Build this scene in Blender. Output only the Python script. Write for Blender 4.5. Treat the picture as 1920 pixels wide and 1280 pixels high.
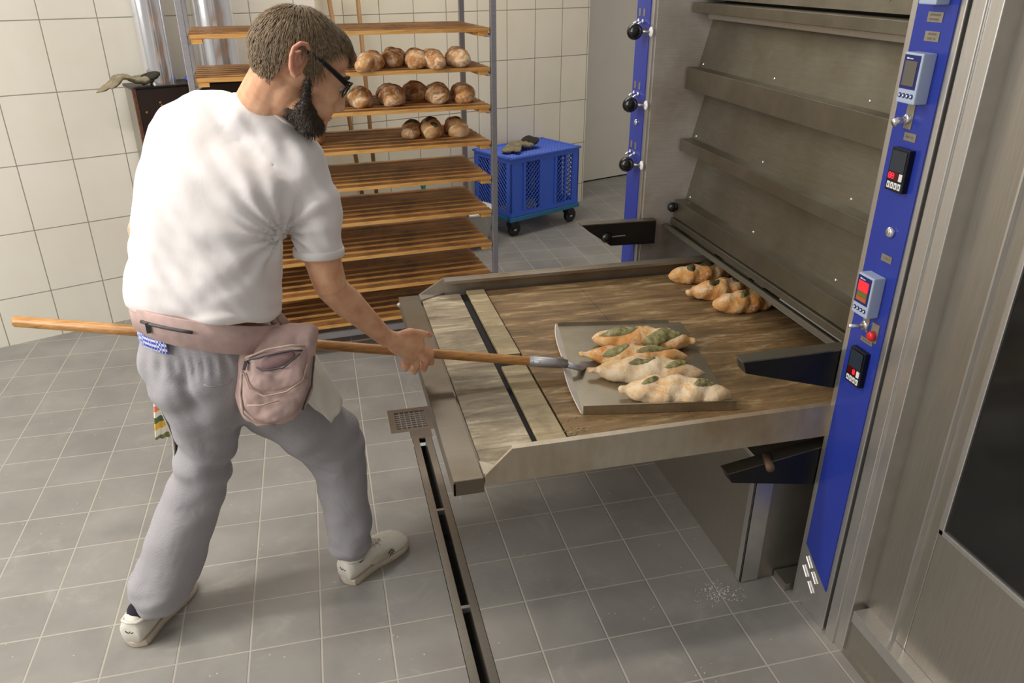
import bpy, bmesh, math, random
from mathutils import Vector, Matrix, noise
from math import sin, cos, pi, radians
for o in list(bpy.data.objects): bpy.data.objects.remove(o)
C = bpy.context.scene.collection
scene = bpy.context.scene
# ------------------------------------------------------------------ camera, world, light
cam_d = bpy.data.cameras.new('camera'); cam = bpy.data.objects.new('camera', cam_d); C.objects.link(cam)
cam.matrix_world = Matrix(((0.971303953, 0.103219365, -0.214276443, 1.34361565),
                           (-0.237841441, 0.420455302, -0.875584826, -2.56650447),
                           (-0.000283642819, 0.901422821, 0.432939739, 1.76986516), (0, 0, 0, 1)))
cam_d.sensor_width = 36; cam_d.lens = 36*1459.72/1920; cam_d.clip_start = .02
scene.camera = cam
w = bpy.data.worlds.new('world'); scene.world = w; w.use_nodes = True
w.node_tree.nodes['Background'].inputs[0].default_value = (1.0, .95, .89, 1)
w.node_tree.nodes['Background'].inputs[1].default_value = .42
def area(name, loc, target, sx, sy, power, col):
    l = bpy.data.lights.new(name, 'AREA'); l.shape = 'RECTANGLE'; l.size = sx; l.size_y = sy; l.energy = power; l.color = col
    o = bpy.data.objects.new(name, l); C.objects.link(o); o.location = loc
    o.rotation_euler = (Vector(target)-Vector(loc)).to_track_quat('-Z', 'Y').to_euler(); return o
area('window_light', (-2.6, -1.6, 2.3), (.9, -.2, .4), 2.2, 1.6, 122, (1.0, .985, .955))
area('ceiling_tube', (-.42, -.5, 3.1), (-.1, -.5, 0), .16, 2.6, 64, (1.0, .93, .84))
area('ceiling_tube_rear', (1.9, 1.9, 3.0), (1.9, 1.9, 0), 2.0, .5, 34, (1.0, .94, .85))
scene.view_settings.view_transform = 'Standard'; scene.view_settings.look = 'None'
scene.view_settings.gamma = 1; scene.view_settings.use_curve_mapping = False
scene.view_settings.exposure = 0.0

# ------------------------------------------------------------------ materials
def lin(c):
    return tuple(((v/255)/12.92 if v/255 <= .04045 else ((v/255+.055)/1.055)**2.4) for v in c)+(1,)
class NT:
    def __init__(s, name):
        s.m = bpy.data.materials.new(name); s.m.use_nodes = True; s.t = s.m.node_tree; s.b = s.t.nodes['Principled BSDF']
    def n(s, kind, **k):
        nd = s.t.nodes.new('ShaderNode'+kind)
        for a, v in k.items():
            if a.startswith('i_'):
                key = a[2:]; key = int(key) if key.isdigit() else key.replace('_', ' ')
                s.put(nd.inputs[key], v)
            else: setattr(nd, a, v)
        return nd
    def put(s, sock, v):
        if hasattr(v, 'is_output') : s.t.links.new(v, sock)
        elif hasattr(v, 'outputs'): s.t.links.new(v.outputs[0], sock)
        else: sock.default_value = v
    def math(s, op, a, b=0., c=None):
        nd = s.t.nodes.new('ShaderNodeMath'); nd.operation = op; s.put(nd.inputs[0], a); s.put(nd.inputs[1], b)
        if c is not None: s.put(nd.inputs[2], c)
        return nd.outputs[0]
    def mix(s, f, a, b):
        nd = s.t.nodes.new('ShaderNodeMix'); nd.data_type = 'RGBA'; s.put(nd.inputs[0], f); s.put(nd.inputs[6], a); s.put(nd.inputs[7], b); return nd.outputs[2]
    def ramp(s, f, stops):
        nd = s.t.nodes.new('ShaderNodeValToRGB'); s.put(nd.inputs[0], f); el = nd.color_ramp.elements
        while len(el) < len(stops): el.new(.5)
        for e, (p, c) in zip(el, stops): e.position = p; e.color = c if len(c) == 4 else tuple(c)+(1,)
        return nd.outputs[0]
    def coord(s, kind='Object', scale=None, rot=(0, 0, 0), loc=(0, 0, 0)):
        tc = s.t.nodes.new('ShaderNodeTexCoord'); o = tc.outputs[kind]
        if scale is None: return o
        mp = s.t.nodes.new('ShaderNodeMapping'); s.t.links.new(o, mp.inputs[0]); mp.inputs['Scale'].default_value = scale
        mp.inputs['Rotation'].default_value = rot; mp.inputs['Location'].default_value = loc; return mp.outputs[0]
    def noise(s, vec, scale=5, detail=4, rough=.55, dist=0):
        nd = s.n('TexNoise'); s.put(nd.inputs['Vector'], vec); nd.inputs['Scale'].default_value = scale; nd.inputs['Detail'].default_value = detail
        nd.inputs['Roughness'].default_value = rough; nd.inputs['Distortion'].default_value = dist; return nd.outputs[0]
    def set(s, col=None, rough=None, metal=None, bump=None, dist=.002, strength=.5, **k):
        if col is not None: s.put(s.b.inputs['Base Color'], col)
        if rough is not None: s.put(s.b.inputs['Roughness'], rough)
        if metal is not None: s.put(s.b.inputs['Metallic'], metal)
        if bump is not None:
            bn = s.n('Bump'); s.put(bn.inputs['Height'], bump); bn.inputs['Distance'].default_value = dist; bn.inputs['Strength'].default_value = strength
            s.t.links.new(bn.outputs[0], s.b.inputs['Normal'])
        for a, v in k.items(): s.put(s.b.inputs[a.replace('_', ' ')], v)
        return s.m
def plain(name, c, rough=.5, metal=0, var=.08, scale=12, bump=.0006, sc3=None, **k):
    t = NT(name); co = t.coord('Object', sc3 or (1, 1, 1)); nz = t.noise(co, scale, 4)
    a = lin(c); lo = tuple(v*(1-var*2) for v in a[:3])+(1,); hi = tuple(min(1, v*(1+var)) for v in a[:3])+(1,)
    col = t.ramp(nz, [(.3, lo), (.7, hi)])
    return t.set(col, rough, metal, nz if bump else None, bump, .6, **k)
def steel(name, c, rough=.32, brush=(2, 90, 2), dirt=0., dirtcol=(70, 50, 25), var=.1, met=.85):
    t = NT(name); fine = t.noise(t.coord('Object', brush), 6, 3); big = t.noise(t.coord(), 2.2, 5, .6)
    a = lin(c); base = t.ramp(fine, [(.25, tuple(v*(1-var) for v in a[:3])), (.75, tuple(min(1, v*(1+var)) for v in a[:3]))])
    if dirt: base = t.mix(t.ramp(big, [(.5-.2*dirt, (0, 0, 0)), (.95-.3*dirt, (1, 1, 1))]), base, lin(dirtcol))
    rg = t.math('MULTIPLY_ADD', big, .22, rough-.1)
    return t.set(base, rg, met, fine, .0002, .35)
M = {}
# floor tiles 0.2 m with light grout; a wider, finer grey band each side of the drain
def tile_mat(name, size, off, tilec, tilec2, grout, gw, rough, floor=False, bumpd=.002):
    t = NT(name); sep = t.n('SeparateXYZ'); t.put(sep.inputs[0], t.coord()); X, Y = sep.outputs[0], sep.outputs[1 if floor else 2]
    if floor:
        sh = t.math('GREATER_THAN', X, 1.645); ox = t.math('MULTIPLY_ADD', sh, .0156, off[0]); gx = t.math('SUBTRACT', X, ox)
    else: gx = t.math('SUBTRACT', X, off[0])
    gy = t.math('SUBTRACT', Y, off[1])
    ux = t.math('DIVIDE', gx, size[0]); uy = t.math('DIVIDE', gy, size[1])
    def edge(u, sz):
        f = t.math('FRACT', u); d = t.math('MINIMUM', f, t.math('SUBTRACT', 1., f)); return t.math('MULTIPLY', d, sz)
    d = t.math('MINIMUM', edge(ux, size[0]), edge(uy, size[1]))
    g = t.n('MapRange', i_0=d, i_1=gw*.35, i_2=gw*.75, i_3=1., i_4=0.).outputs[0]
    cb = t.n('CombineXYZ', i_0=t.math('FLOOR', ux), i_1=t.math('FLOOR', uy)); wn = t.n('TexWhiteNoise'); t.put(wn.inputs[0], cb)
    co = t.coord(); n1 = t.noise(co, 3.2, 6, .6, .4); n2 = t.noise(co, 38, 3, .6)
    base = t.mix(t.ramp(n1, [(.32, (0, 0, 0)), (.7, (1, 1, 1))]), lin(tilec), lin(tilec2))
    k = t.math('MULTIPLY_ADD', wn.outputs[0], .08 if floor else .025, .96 if floor else .985)
    base = t.n('VectorMath', operation='SCALE', i_0=base, i_Scale=k).outputs[0]
    if floor:   # flour dust and scuffs
        fl = t.ramp(t.noise(t.coord('Object', (1, 1, 1), (0, 0, .5)), 5, 8, .72, 1.2), [(.56, (0, 0, 0)), (.78, (1, 1, 1))])
        sc = t.ramp(t.noise(t.coord('Object', (3, 30, 1), (0, 0, .6)), 2, 5, .7), [(.6, (0, 0, 0)), (.8, (1, 1, 1))])
        base = t.mix(t.math('MULTIPLY', fl, .22), base, lin((205, 200, 190))); base = t.mix(t.math('MULTIPLY', sc, .18), base, lin((190, 186, 178)))
        vo = t.n('TexVoronoi', i_Scale=34.); t.put(vo.inputs['Vector'], co)
        sp = t.math('MULTIPLY', t.math('LESS_THAN', vo.outputs['Distance'], .07), t.math('GREATER_THAN', t.noise(co, 4, 2), .56))
        base = t.mix(t.math('MULTIPLY', sp, .7), base, lin((225, 222, 215)))
    col = t.mix(g, base, lin(grout))
    h = t.math('ADD', t.math('SUBTRACT', 1., g), t.math('MULTIPLY', n2, .12))
    return t.set(col, t.math('MULTIPLY_ADD', n1, .2, rough), 0, h, bumpd, .6)
M['floor'] = tile_mat('floor_tiles', (.2, .2), (0.0, -.0031), (132, 129, 124), (152, 149, 143), (176, 170, 159), .0048, .38, True)
M['wall_l'] = tile_mat('wall_tiles_left', (.2475, .325), (.045, .25), (226, 221, 207), (232, 228, 216), (150, 146, 134), .004, .22)
M['wall_b'] = tile_mat('wall_tiles_back', (.2475, .336), (-.013, .152), (220, 211, 190), (226, 218, 199), (140, 134, 120), .0045, .25)
M['panel'] = plain('wall_panel', (214, 208, 195), .45, 0, .02, 3, 0)
M['steel'] = steel('brushed_steel', (168, 162, 152), .36)
M['steel_l'] = steel('pale_steel', (205, 202, 198), .3)
M['steel_d'] = steel('smoky_oven_steel', (132, 127, 114), .4, (90, 2, 2), .45, (92, 84, 66))
M['steel_w'] = steel('oven_wall_steel', (196, 191, 186), .38, (2, 2, 60), .25, (128, 100, 68), met=.45)
M['steel_tab'] = steel('worn_hearth_steel', (158, 152, 142), .4, (90, 2, 2), .5, (124, 98, 58), met=.6)
M['chrome'] = steel('polished_chimney', (225, 225, 228), .16, (60, 60, .5), 0, var=.04)
M['alu'] = steel('rack_aluminium', (176, 176, 182), .45, (2, 2, 40), 0)
M['iron'] = plain('black_iron', (20, 20, 22), .42, .2, .2, 20, .0004)
M['black'] = plain('black_plastic', (14, 14, 15), .25, 0, .1, 30, 0)
M['dark'] = plain('dark_gap', (10, 9, 8), .8, 0, .1, 30, 0)
M['blue'] = plain('blue_panel', (42, 58, 150), .22, 0, .03, 4, 0)
M['bluelite'] = plain('controller_shell', (168, 182, 205), .35, 0, .03, 4, 0)
M['bluedk'] = plain('controller_face', (28, 36, 104), .3, 0, .03, 4, 0)
M['lcd'] = plain('grey_screen', (96, 92, 84), .3, 0, .04, 4, 0)
M['tagm'] = plain('metal_label', (150, 143, 128), .4, .5, .06, 30, .0003)
M['tagink'] = plain('label_ink', (105, 98, 88), .6, 0, .06, 30, 0)
M['white'] = plain('white_plastic', (225, 225, 225), .35, 0, .03, 8, 0)
M['slate'] = plain('slate_glass', (46, 54, 64), .2, 0, .05, 8, 0)
M['redoff'] = plain('dark_red_window', (80, 14, 14), .2, 0, .05, 8, 0)
M['red'] = plain('red_button', (215, 40, 40), .3, 0, .05, 8, 0)
def emit(name, c, s):
    t = NT(name); return t.set(lin(c), .4, 0, None, Emission_Color=lin(c), Emission_Strength=s)
M['led'] = emit('red_digits', (255, 40, 60), 1.6); M['lcdred'] = emit('red_screen', (225, 40, 48), .6)
M['lcdgreen'] = emit('green_screen', (96, 92, 40), .25); M['lcdamber'] = emit('amber_screen', (150, 80, 40), .3)
def wood(name, c1, c2, scr, rough=.5, charred=0., sides=False):
    t = NT(name); n1 = t.noise(t.coord('Object', scr), 3, 6, .62, .6); n2 = t.noise(t.coord(), 6, 5, .65)
    col = t.ramp(n1, [(.28, lin(c1)), (.72, lin(c2))])
    if charred: col = t.mix(t.math('MULTIPLY', t.ramp(n2, [(.42, (0, 0, 0)), (.66, (1, 1, 1))]), charred), col, lin((74, 44, 20)))
    if sides:
        ge = t.n('NewGeometry'); sx = t.n('SeparateXYZ'); t.put(sx.inputs[0], ge.outputs['True Normal']); up = t.math('GREATER_THAN', sx.outputs[2], .8)
        edge = t.ramp(n1, [(.28, lin((176, 118, 52))), (.72, lin((228, 180, 108)))]); edge = t.mix(t.math('MULTIPLY', t.ramp(n2, [(.5, (0, 0, 0)), (.7, (1, 1, 1))]), .45), edge, lin((120, 72, 30)))
        col = t.mix(up, edge, col)
    return t.set(col, rough, 0, n1, .0008, .5)
M['slat'] = wood('scorched_slats', (110, 70, 34), (186, 134, 74), (1.5, 30, 30), .6, .8, True)
M['handle'] = wood('peel_handle_wood', (150, 96, 40), (208, 156, 90), (1.2, 40, 40), .35, .35)
M['stick'] = wood('broom_stick_wood', (130, 94, 56), (176, 134, 86), (30, 30, 1.5), .5)
def hearth(name, c1, c2, c3, ang=.1):
    t = NT(name); n1 = t.noise(t.coord('Object', (1.6, 9, 1), (0, 0, ang)), 2.6, 8, .68, .7); n2 = t.noise(t.coord(), 4.5, 6, .7, .5); n3 = t.noise(t.coord(), 60, 3)
    col = t.ramp(n1, [(.3, lin(c1)), (.55, lin(c2)), (.72, lin(c3))])
    col = t.mix(t.math('MULTIPLY', t.ramp(n2, [(.5, (0, 0, 0)), (.72, (1, 1, 1))]), .6), col, lin((74, 62, 46)))
    return t.set(col, .6, 0, t.math('ADD', n1, t.math('MULTIPLY', n3, .3)), .0015, .5)
M['stone'] = hearth('baked_stone', (82, 64, 42), (136, 108, 70), (196, 176, 136))
M['stone_f'] = hearth('floured_plate', (96, 84, 66), (156, 143, 118), (216, 205, 180))
M['strip'] = hearth('floured_strip', (126, 110, 82), (164, 148, 114), (196, 182, 148))
M['fascia'] = steel('stained_lit_rail_steel', (184, 175, 157), .42, (8, 2, 2), .6, (142, 108, 60), met=.35)  # brown stains, over a paler base that paints in light on the near rail
M['steel_lip'] = steel('worn_dim_lip_steel', (118, 110, 98), .42, (2, 90, 2), .45, (96, 76, 50), met=.6)  # worn steel, base darkened to paint in the dim ceiling reflection
M['tray'] = steel('peel_tray_steel', (176, 168, 150), .34, (3, 60, 2), .35, (120, 104, 78))
M['flour'] = plain('flour_dusted_steel', (238, 230, 220), .7, 0, .06, 20, .0005)
def crust(name, c1, c2, c3, fl):
    t = NT(name); oi = t.n('ObjectInfo'); co = t.n('VectorMath', operation='ADD', i_0=t.coord(), i_1=t.n('CombineXYZ', i_0=t.math('MULTIPLY', oi.outputs['Random'], 7.), i_1=oi.outputs['Random']).outputs[0]).outputs[0]
    n1 = t.noise(co, 14, 5, .6, .4); n2 = t.noise(co, 22, 6, .7, .8); n3 = t.noise(co, 160, 3, .7)
    col = t.ramp(n1, [(.32, lin(c1)), (.52, lin(c2)), (.7, lin(c3))])
    m = t.math('MULTIPLY', t.ramp(t.math('ADD', n2, t.math('MULTIPLY', t.math('SUBTRACT', n3, .5), .3)), [(.62-fl*.25, (0, 0, 0)), (.75-fl*.25, (1, 1, 1))]), .8)
    col = t.mix(m, col, lin((232, 216, 188)))
    return t.set(col, .68, 0, t.math('ADD', t.math('MULTIPLY', n2, 1.), t.math('MULTIPLY', n3, .35)), .004, .7)
M['crust'] = crust('floury_crust', (210, 160, 100), (232, 196, 146), (240, 220, 186), .8)
M['crust_b'] = crust('golden_crust', (196, 126, 56), (224, 170, 104), (234, 202, 154), .5)
M['crust_r'] = crust('rack_crust', (150, 92, 46), (198, 142, 82), (224, 188, 138), .62)
t = NT('herb_filling'); n1 = t.noise(t.coord(), 60, 5, .7); M['herb'] = t.set(t.ramp(n1, [(.3, lin((84, 80, 44))), (.52, lin((136, 130, 82))), (.75, lin((186, 178, 134)))]), .5, 0, n1, .004, .8)
t = NT('burnt_filling'); n1 = t.noise(t.coord(), 60, 5, .7); M['herb_d'] = t.set(t.ramp(n1, [(.3, lin((46, 44, 28))), (.7, lin((104, 100, 62)))]), .5, 0, n1, .004, .8)
t = NT('crate_plastic'); M['crate'] = t.set(lin((56, 96, 206)), .38, 0, t.noise(t.coord(), 40, 2), .0003, .4)
M['dolly'] = plain('dolly_plastic', (38, 110, 150), .45, 0, .06, 10)
M['rubber'] = plain('rubber', (28, 28, 29), .6, 0, .1, 20)
M['khaki'] = plain('khaki_cloth', (142, 132, 106), .9, 0, .18, 30, .002)
M['khaki_d'] = plain('scorched_cloth', (48, 44, 38), .9, 0, .18, 30, .002)
M['cabinet'] = plain('dark_brown_cabinet', (40, 30, 27), .4, 0, .12, 6, 0)
M['peg'] = plain('worn_peg', (110, 84, 66), .6, .1, .1, 20, 0)
M['brass'] = plain('brass_screw', (190, 150, 90), .3, .8, .05, 10, 0)
M['bristle'] = plain('brown_bristle', (98, 62, 44), .9, 0, .25, 60, .002)
M['green'] = plain('green_plastic', (30, 110, 84), .4, 0, .05, 10, 0)
M['bowl'] = plain('grey_bowl', (168, 166, 160), .4, 0, .05, 10, 0)
# clothing and skin
t = NT('cotton_shirt'); n1 = t.noise(t.coord(), 420, 2); n2 = t.noise(t.coord('Object', (1, 1, .5), (.3, .4, 0)), 13, 4, .55, .8)
M['shirt'] = t.set(lin((236, 231, 230)), .85, 0, t.math('ADD', t.math('MULTIPLY', n1, .06), n2), .003, .4, Sheen_Weight=.15)
t = NT('checked_trousers'); co = t.coord('Object', (1, 1, 1)); sp = t.n('SeparateXYZ'); t.put(sp.inputs[0], co)
wa = t.math('ABSOLUTE', t.math('SINE', t.math('MULTIPLY', t.math('ADD', sp.outputs[0], t.math('MULTIPLY', sp.outputs[2], .12)), 1300.))); wb = t.math('ABSOLUTE', t.math('SINE', t.math('MULTIPLY', sp.outputs[2], 1300.)))
n2 = t.noise(t.coord(), 16, 4, .6, .8); ck = t.math('MULTIPLY', wa, wb)
M['pants'] = t.set(t.mix(ck, lin((126, 123, 128)), lin((198, 195, 198))), .85, 0, n2, .006, .4)
t = NT('skin'); n1 = t.noise(t.coord(), 26, 4); n2 = t.noise(t.coord(), 300, 2)
M['skin'] = t.set(t.ramp(n1, [(.3, lin((212, 152, 116))), (.7, lin((234, 186, 150)))]), .5, 0, n2, .0006, .4, Subsurface_Weight=.12, Subsurface_Scale=.01)
t = NT('ear_skin'); M['ear'] = t.set(lin((212, 150, 126)), .5, 0, None, Subsurface_Weight=.15, Subsurface_Scale=.01)
def hairm(name, c1, c2):
    t = NT(name); n1 = t.noise(t.coord(), 120, 4, .7); return t.set(t.ramp(n1, [(.3, lin(c1)), (.7, lin(c2))]), .5, 0, None)
M['hair'] = hairm('brown_hair', (78, 62, 45), (150, 126, 95)); M['beard'] = hairm('dark_beard', (30, 22, 16), (66, 50, 38))
M['apron'] = plain('white_apron', (222, 218, 208), .85, 0, .03, 14, .002)
M['pink'] = plain('faded_pink_canvas', (198, 170, 163), .9, 0, .12, 18, .0015)
M['pink_d'] = plain('worn_pink_trim', (186, 164, 150), .9, 0, .12, 40, .001)
M['pink_in'] = plain('bag_lining', (140, 112, 112), .9, 0, .1, 30, .001)
M['zip'] = plain('grey_zip', (82, 80, 82), .5, .2, .1, 60, .0006)
M['shoe'] = plain('white_shoe_leather', (224, 220, 208), .5, 0, .05, 20, .0006)
M['suede'] = plain('beige_suede', (190, 182, 164), .8, 0, .06, 30, .0006)
M['sole'] = plain('pale_gum_sole', (206, 192, 172), .6, 0, .06, 20, .0004)
M['sock'] = plain('dark_sock', (34, 28, 40), .9, 0, .1, 60, .001)
M['lens'] = None
t = NT('lens_glass'); M['lens'] = t.set((1, 1, 1, 1), .03, 0, None, Transmission_Weight=1., IOR=1.3)
t = NT('striped_towel'); sp = t.n('SeparateXYZ'); t.put(sp.inputs[0], t.coord()); zz = t.math('FRACT', t.math('MULTIPLY', sp.outputs[2], 5.6))
rp = t.ramp(zz, [(0, lin((110, 140, 215))), (.08, lin((225, 222, 208))), (.16, lin((120, 130, 84))), (.26, lin((228, 224, 210))), (.38, lin((222, 176, 70))), (.5, lin((86, 104, 74))), (.6, lin((226, 222, 208))), (.7, lin((226, 128, 88))), (.8, lin((228, 224, 210)))])
[nd for nd in t.t.nodes if nd.type == 'VALTORGB'][0].color_ramp.interpolation = 'CONSTANT'
M['towel'] = t.set(rp, .9, 0, t.noise(t.coord(), 300, 2), .0015, .5)
t = NT('checked_blue'); ch = t.n('TexChecker', i_Scale=150.); t.put(ch.inputs[0], t.coord()); t.put(ch.inputs[1], lin((60, 78, 190))); t.put(ch.inputs[2], lin((214, 218, 230))); M['check'] = t.set(ch.outputs[0], .8, 0)
t = NT('oven_glass'); M['glass'] = t.set(t.ramp(t.noise(t.coord('Object', (1, 1, 1), (.6, 0, 0)), 3, 5, .6), [(.3, lin((20, 20, 20))), (.75, lin((34, 34, 33)))]), .12, 0, None, Specular_IOR_Level=.5)

# ------------------------------------------------------------------ geometry helpers: everything is (verts, faces) in world metres
def join(*gs):
    V, Fc = [], []
    for v, f in gs:
        k = len(V); V += [tuple(p) for p in v]; Fc += [tuple(i+k for i in q) for q in f]
    return V, Fc
def box(x0, x1, y0, y1, z0, z1, bev=0.0):
    return obox(((x0+x1)/2, (y0+y1)/2, (z0+z1)/2), (abs(x1-x0)/2, abs(y1-y0)/2, abs(z1-z0)/2), None, bev)
def obox(c, h, R=None, bev=0.0):
    bm = bmesh.new(); bmesh.ops.create_cube(bm, size=2)
    for v in bm.verts: v.co = Vector((v.co.x*h[0], v.co.y*h[1], v.co.z*h[2]))
    if bev: bmesh.ops.bevel(bm, geom=list(bm.edges), offset=min(bev, min(h)*.8), segments=2, affect='EDGES', profile=.6)
    V = [((R @ v.co) if R else v.co)+Vector(c) for v in bm.verts]; bm.verts.index_update()
    Fc = [tuple(v.index for v in f.verts) for f in bm.faces]; bm.free(); return [tuple(v) for v in V], Fc
def RZ(a): return Matrix.Rotation(a, 3, 'Z')
def frame_to(d):
    return Vector(d).to_track_quat('Z', 'Y').to_matrix()
def tube(pts, r, n=16, caps=True, ry=None, side=None):
    pts = [Vector(p) for p in pts]; m = len(pts); rs = r if isinstance(r, (list, tuple)) else [r]*m
    V, Fc = [], []; prev = None
    for i, p in enumerate(pts):
        d = (pts[min(i+1, m-1)]-pts[max(i-1, 0)]).normalized()
        if prev is None:
            a = Vector(side) if side else (Vector((0, 0, 1)) if abs(d.z) < .9 else Vector((1, 0, 0)))
        else: a = prev
        u = (a-d*a.dot(d)).normalized(); prev = u; v = d.cross(u)
        rr = rs[i]; r2 = rr if ry is None else (ry[i] if isinstance(ry, (list, tuple)) else ry)
        for k in range(n):
            t = 2*pi*k/n; V.append(tuple(p+u*cos(t)*rr+v*sin(t)*r2))
    for i in range(m-1):
        for k in range(n):
            a, b = i*n+k, i*n+(k+1) % n; Fc.append((a, b, b+n, a+n))
    if caps: Fc.append(tuple(range(n-1, -1, -1))); Fc.append(tuple((m-1)*n+k for k in range(n)))
    return V, Fc
def lathe(prof, c=(0, 0, 0), n=24, R=None):
    V, Fc = [], []
    for (r, z) in prof:
        for k in range(n):
            p = Vector((r*cos(2*pi*k/n), r*sin(2*pi*k/n), z)); p = (R @ p) if R else p; V.append(tuple(p+Vector(c)))
    for i in range(len(prof)-1):
        for k in range(n):
            a, b = i*n+k, i*n+(k+1) % n; Fc.append((a, b, b+n, a+n))
    Fc.append(tuple(range(n-1, -1, -1))); Fc.append(tuple((len(prof)-1)*n+k for k in range(n)))
    return V, Fc
def ell(c, r, R=None, n=24, m=14):
    V, Fc = [], []; c = Vector(c)
    for i in range(1, m):
        th = pi*i/m
        for k in range(n):
            p = Vector((r[0]*sin(th)*cos(2*pi*k/n), r[1]*sin(th)*sin(2*pi*k/n), r[2]*cos(th))); V.append(tuple(c+((R @ p) if R else p)))
    for i in range(m-2):
        for k in range(n):
            a, b = i*n+k, i*n+(k+1) % n; Fc.append((a, a+n, b+n, b))
    top, bot = Vector((0, 0, r[2])), Vector((0, 0, -r[2])); V.append(tuple(c+((R @ top) if R else top))); V.append(tuple(c+((R @ bot) if R else bot)))
    T, B = len(V)-2, len(V)-1
    for k in range(n):
        Fc.append((T, k, (k+1) % n)); Fc.append((B, (m-2)*n+(k+1) % n, (m-2)*n+k))
    return V, Fc
def cone(a, b, ra, rb, n=16):
    """rounded tapered limb between two points"""
    a, b = Vector(a), Vector(b); d = (b-a).normalized(); P, R_ = [], []
    for t in (-.98, -.85, -.6, -.3): P.append(a+d*ra*t); R_.append(ra*math.sqrt(1-t*t))
    P.append(a); R_.append(ra); P.append(b); R_.append(rb)
    for t in (.3, .6, .85, .98): P.append(b+d*rb*t); R_.append(rb*math.sqrt(1-t*t))
    return tube(P, R_, n)
def chain(pts, rs, n=16):
    return join(*[cone(pts[i], pts[i+1], rs[i], rs[i+1], n) for i in range(len(pts)-1)])
def prism(poly, ax, a0, a1):
    """closed polygon (2D list) extruded along axis ax"""
    n = len(poly); V = []
    for a in (a0, a1):
        for (p, q) in poly: V.append({'x': (a, p, q), 'y': (p, a, q), 'z': (p, q, a)}[ax])
    Fc = [tuple(range(n-1, -1, -1)), tuple(range(n, 2*n))]+[(i, (i+1) % n, (i+1) % n+n, i+n) for i in range(n)]
    return V, Fc
ROOT = {}
def thing(name, label, cat, loc=(0, 0, 0), rotz=0, group=None):
    o = bpy.data.objects.new(name, None); C.objects.link(o); o.location = loc; o.rotation_euler = (0, 0, rotz); o.empty_display_size = .05
    ROOT[o.name] = Matrix.Translation(Vector(loc)) @ Matrix.Rotation(rotz, 4, 'Z'); o['label'] = label; o['category'] = cat
    if group: o['group'] = group
    return o
def fixn(me):
    bm = bmesh.new(); bm.from_mesh(me); bmesh.ops.recalc_face_normals(bm, faces=bm.faces); bm.to_mesh(me); bm.free()
def obj(name, g, mat, parent=None, smooth=False, label=None, cat=None, group=None, kind=None, fix=True, base=None):
    V, Fc = g; me = bpy.data.meshes.new(name); W = Matrix.Identity(4)
    if parent is not None: W = ROOT[parent.name]
    elif base is not None: W = Matrix.Translation(Vector(base))
    I = W.inverted(); me.from_pydata([I @ Vector(v) for v in V], [], Fc); me.update()
    if fix: fixn(me)
    if smooth:
        me.polygons.foreach_set('use_smooth', [True]*len(me.polygons))
        if smooth == 'auto': me.set_sharp_from_angle(angle=radians(38))
    me.materials.append(mat if not isinstance(mat, str) else M[mat]); o = bpy.data.objects.new(name, me); C.objects.link(o)
    if parent is not None:
        o.parent = parent; ROOT[o.name] = W
    else:
        if base is not None: o.location = base
        ROOT[o.name] = W
    if label: o['label'] = label
    if cat: o['category'] = cat
    if group: o['group'] = group
    if kind: o['kind'] = kind
    return o
def struct(name, g, mat): return obj(name, g, mat, kind='structure')
def base_of(g):
    V = g[0]; xs = [v[0] for v in V]; ys = [v[1] for v in V]; return ((min(xs)+max(xs))/2, (min(ys)+max(ys))/2, min(v[2] for v in V))
def remesh(g, vox, smooth_it=4, fac=.5):
    V, Fc = g; me = bpy.data.meshes.new('tmp'); me.from_pydata(V, [], Fc); fixn(me); o = bpy.data.objects.new('tmp', me); C.objects.link(o)
    m = o.modifiers.new('r', 'REMESH'); m.mode = 'VOXEL'; m.voxel_size = vox; m.adaptivity = 0
    if smooth_it: s = o.modifiers.new('s', 'SMOOTH'); s.factor = fac; s.iterations = smooth_it
    dg = bpy.context.evaluated_depsgraph_get(); ev = o.evaluated_get(dg); e = ev.to_mesh()
    V2 = [tuple(v.co) for v in e.vertices]; F2 = [tuple(p.vertices) for p in e.polygons]; ev.to_mesh_clear(); bpy.data.objects.remove(o); bpy.data.meshes.remove(me)
    return V2, F2
def normals(g):
    me = bpy.data.meshes.new('tmpn'); me.from_pydata(g[0], [], g[1]); me.update(); n = [v.normal.copy() for v in me.vertices]; bpy.data.meshes.remove(me); return n
def displace(g, fn):
    N = normals(g); return [tuple(Vector(v)+n*fn(Vector(v), n)) for v, n in zip(g[0], N)], g[1]
def copy_tree(o, parent=None):
    c = o.copy(); C.objects.link(c); c.parent = parent; ROOT[c.name] = ROOT.get(o.name)
    for ch in list(o.children): copy_tree(ch, c)
    return c

# ================================================================== the room
SLX0, SLX1 = 1.620, 1.647          # drain slot
def floor_geo():
    xs = [-3.6, 1.512, 1.592, 1.674, 1.70, 5.6]; ys = [-4.2, .262, .452, 6.6]; gs = []
    for i in range(5):
        for j in range(3):
            cx, cy = (xs[i]+xs[i+1])/2, (ys[j]+ys[j+1])/2
            if cy < .262 and 1.592 < cx < 1.674: continue
            if .262 < cy < .452 and 1.512 < cx < 1.70: continue
            gs.append(box(xs[i], xs[i+1], ys[j], ys[j+1], -.08, 0))
    return join(*gs)
struct('floor', floor_geo(), 'floor')
def wall(name, p0, ang, s0, s1, z0, z1, thick, mat):
    """slab whose visible face runs from p0 along ang; its body lies behind the face"""
    g = box(s0, s1, 0, thick, z0, z1); o = obj(name, g, mat, kind='structure'); o.location = (p0[0], p0[1], 0); o.rotation_euler = (0, 0, radians(ang)); return o
wall('wall_left', (-.367, 1.569), 21.7, -3.2, 1.9, 0, 2.9, .45, 'wall_l')
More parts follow.
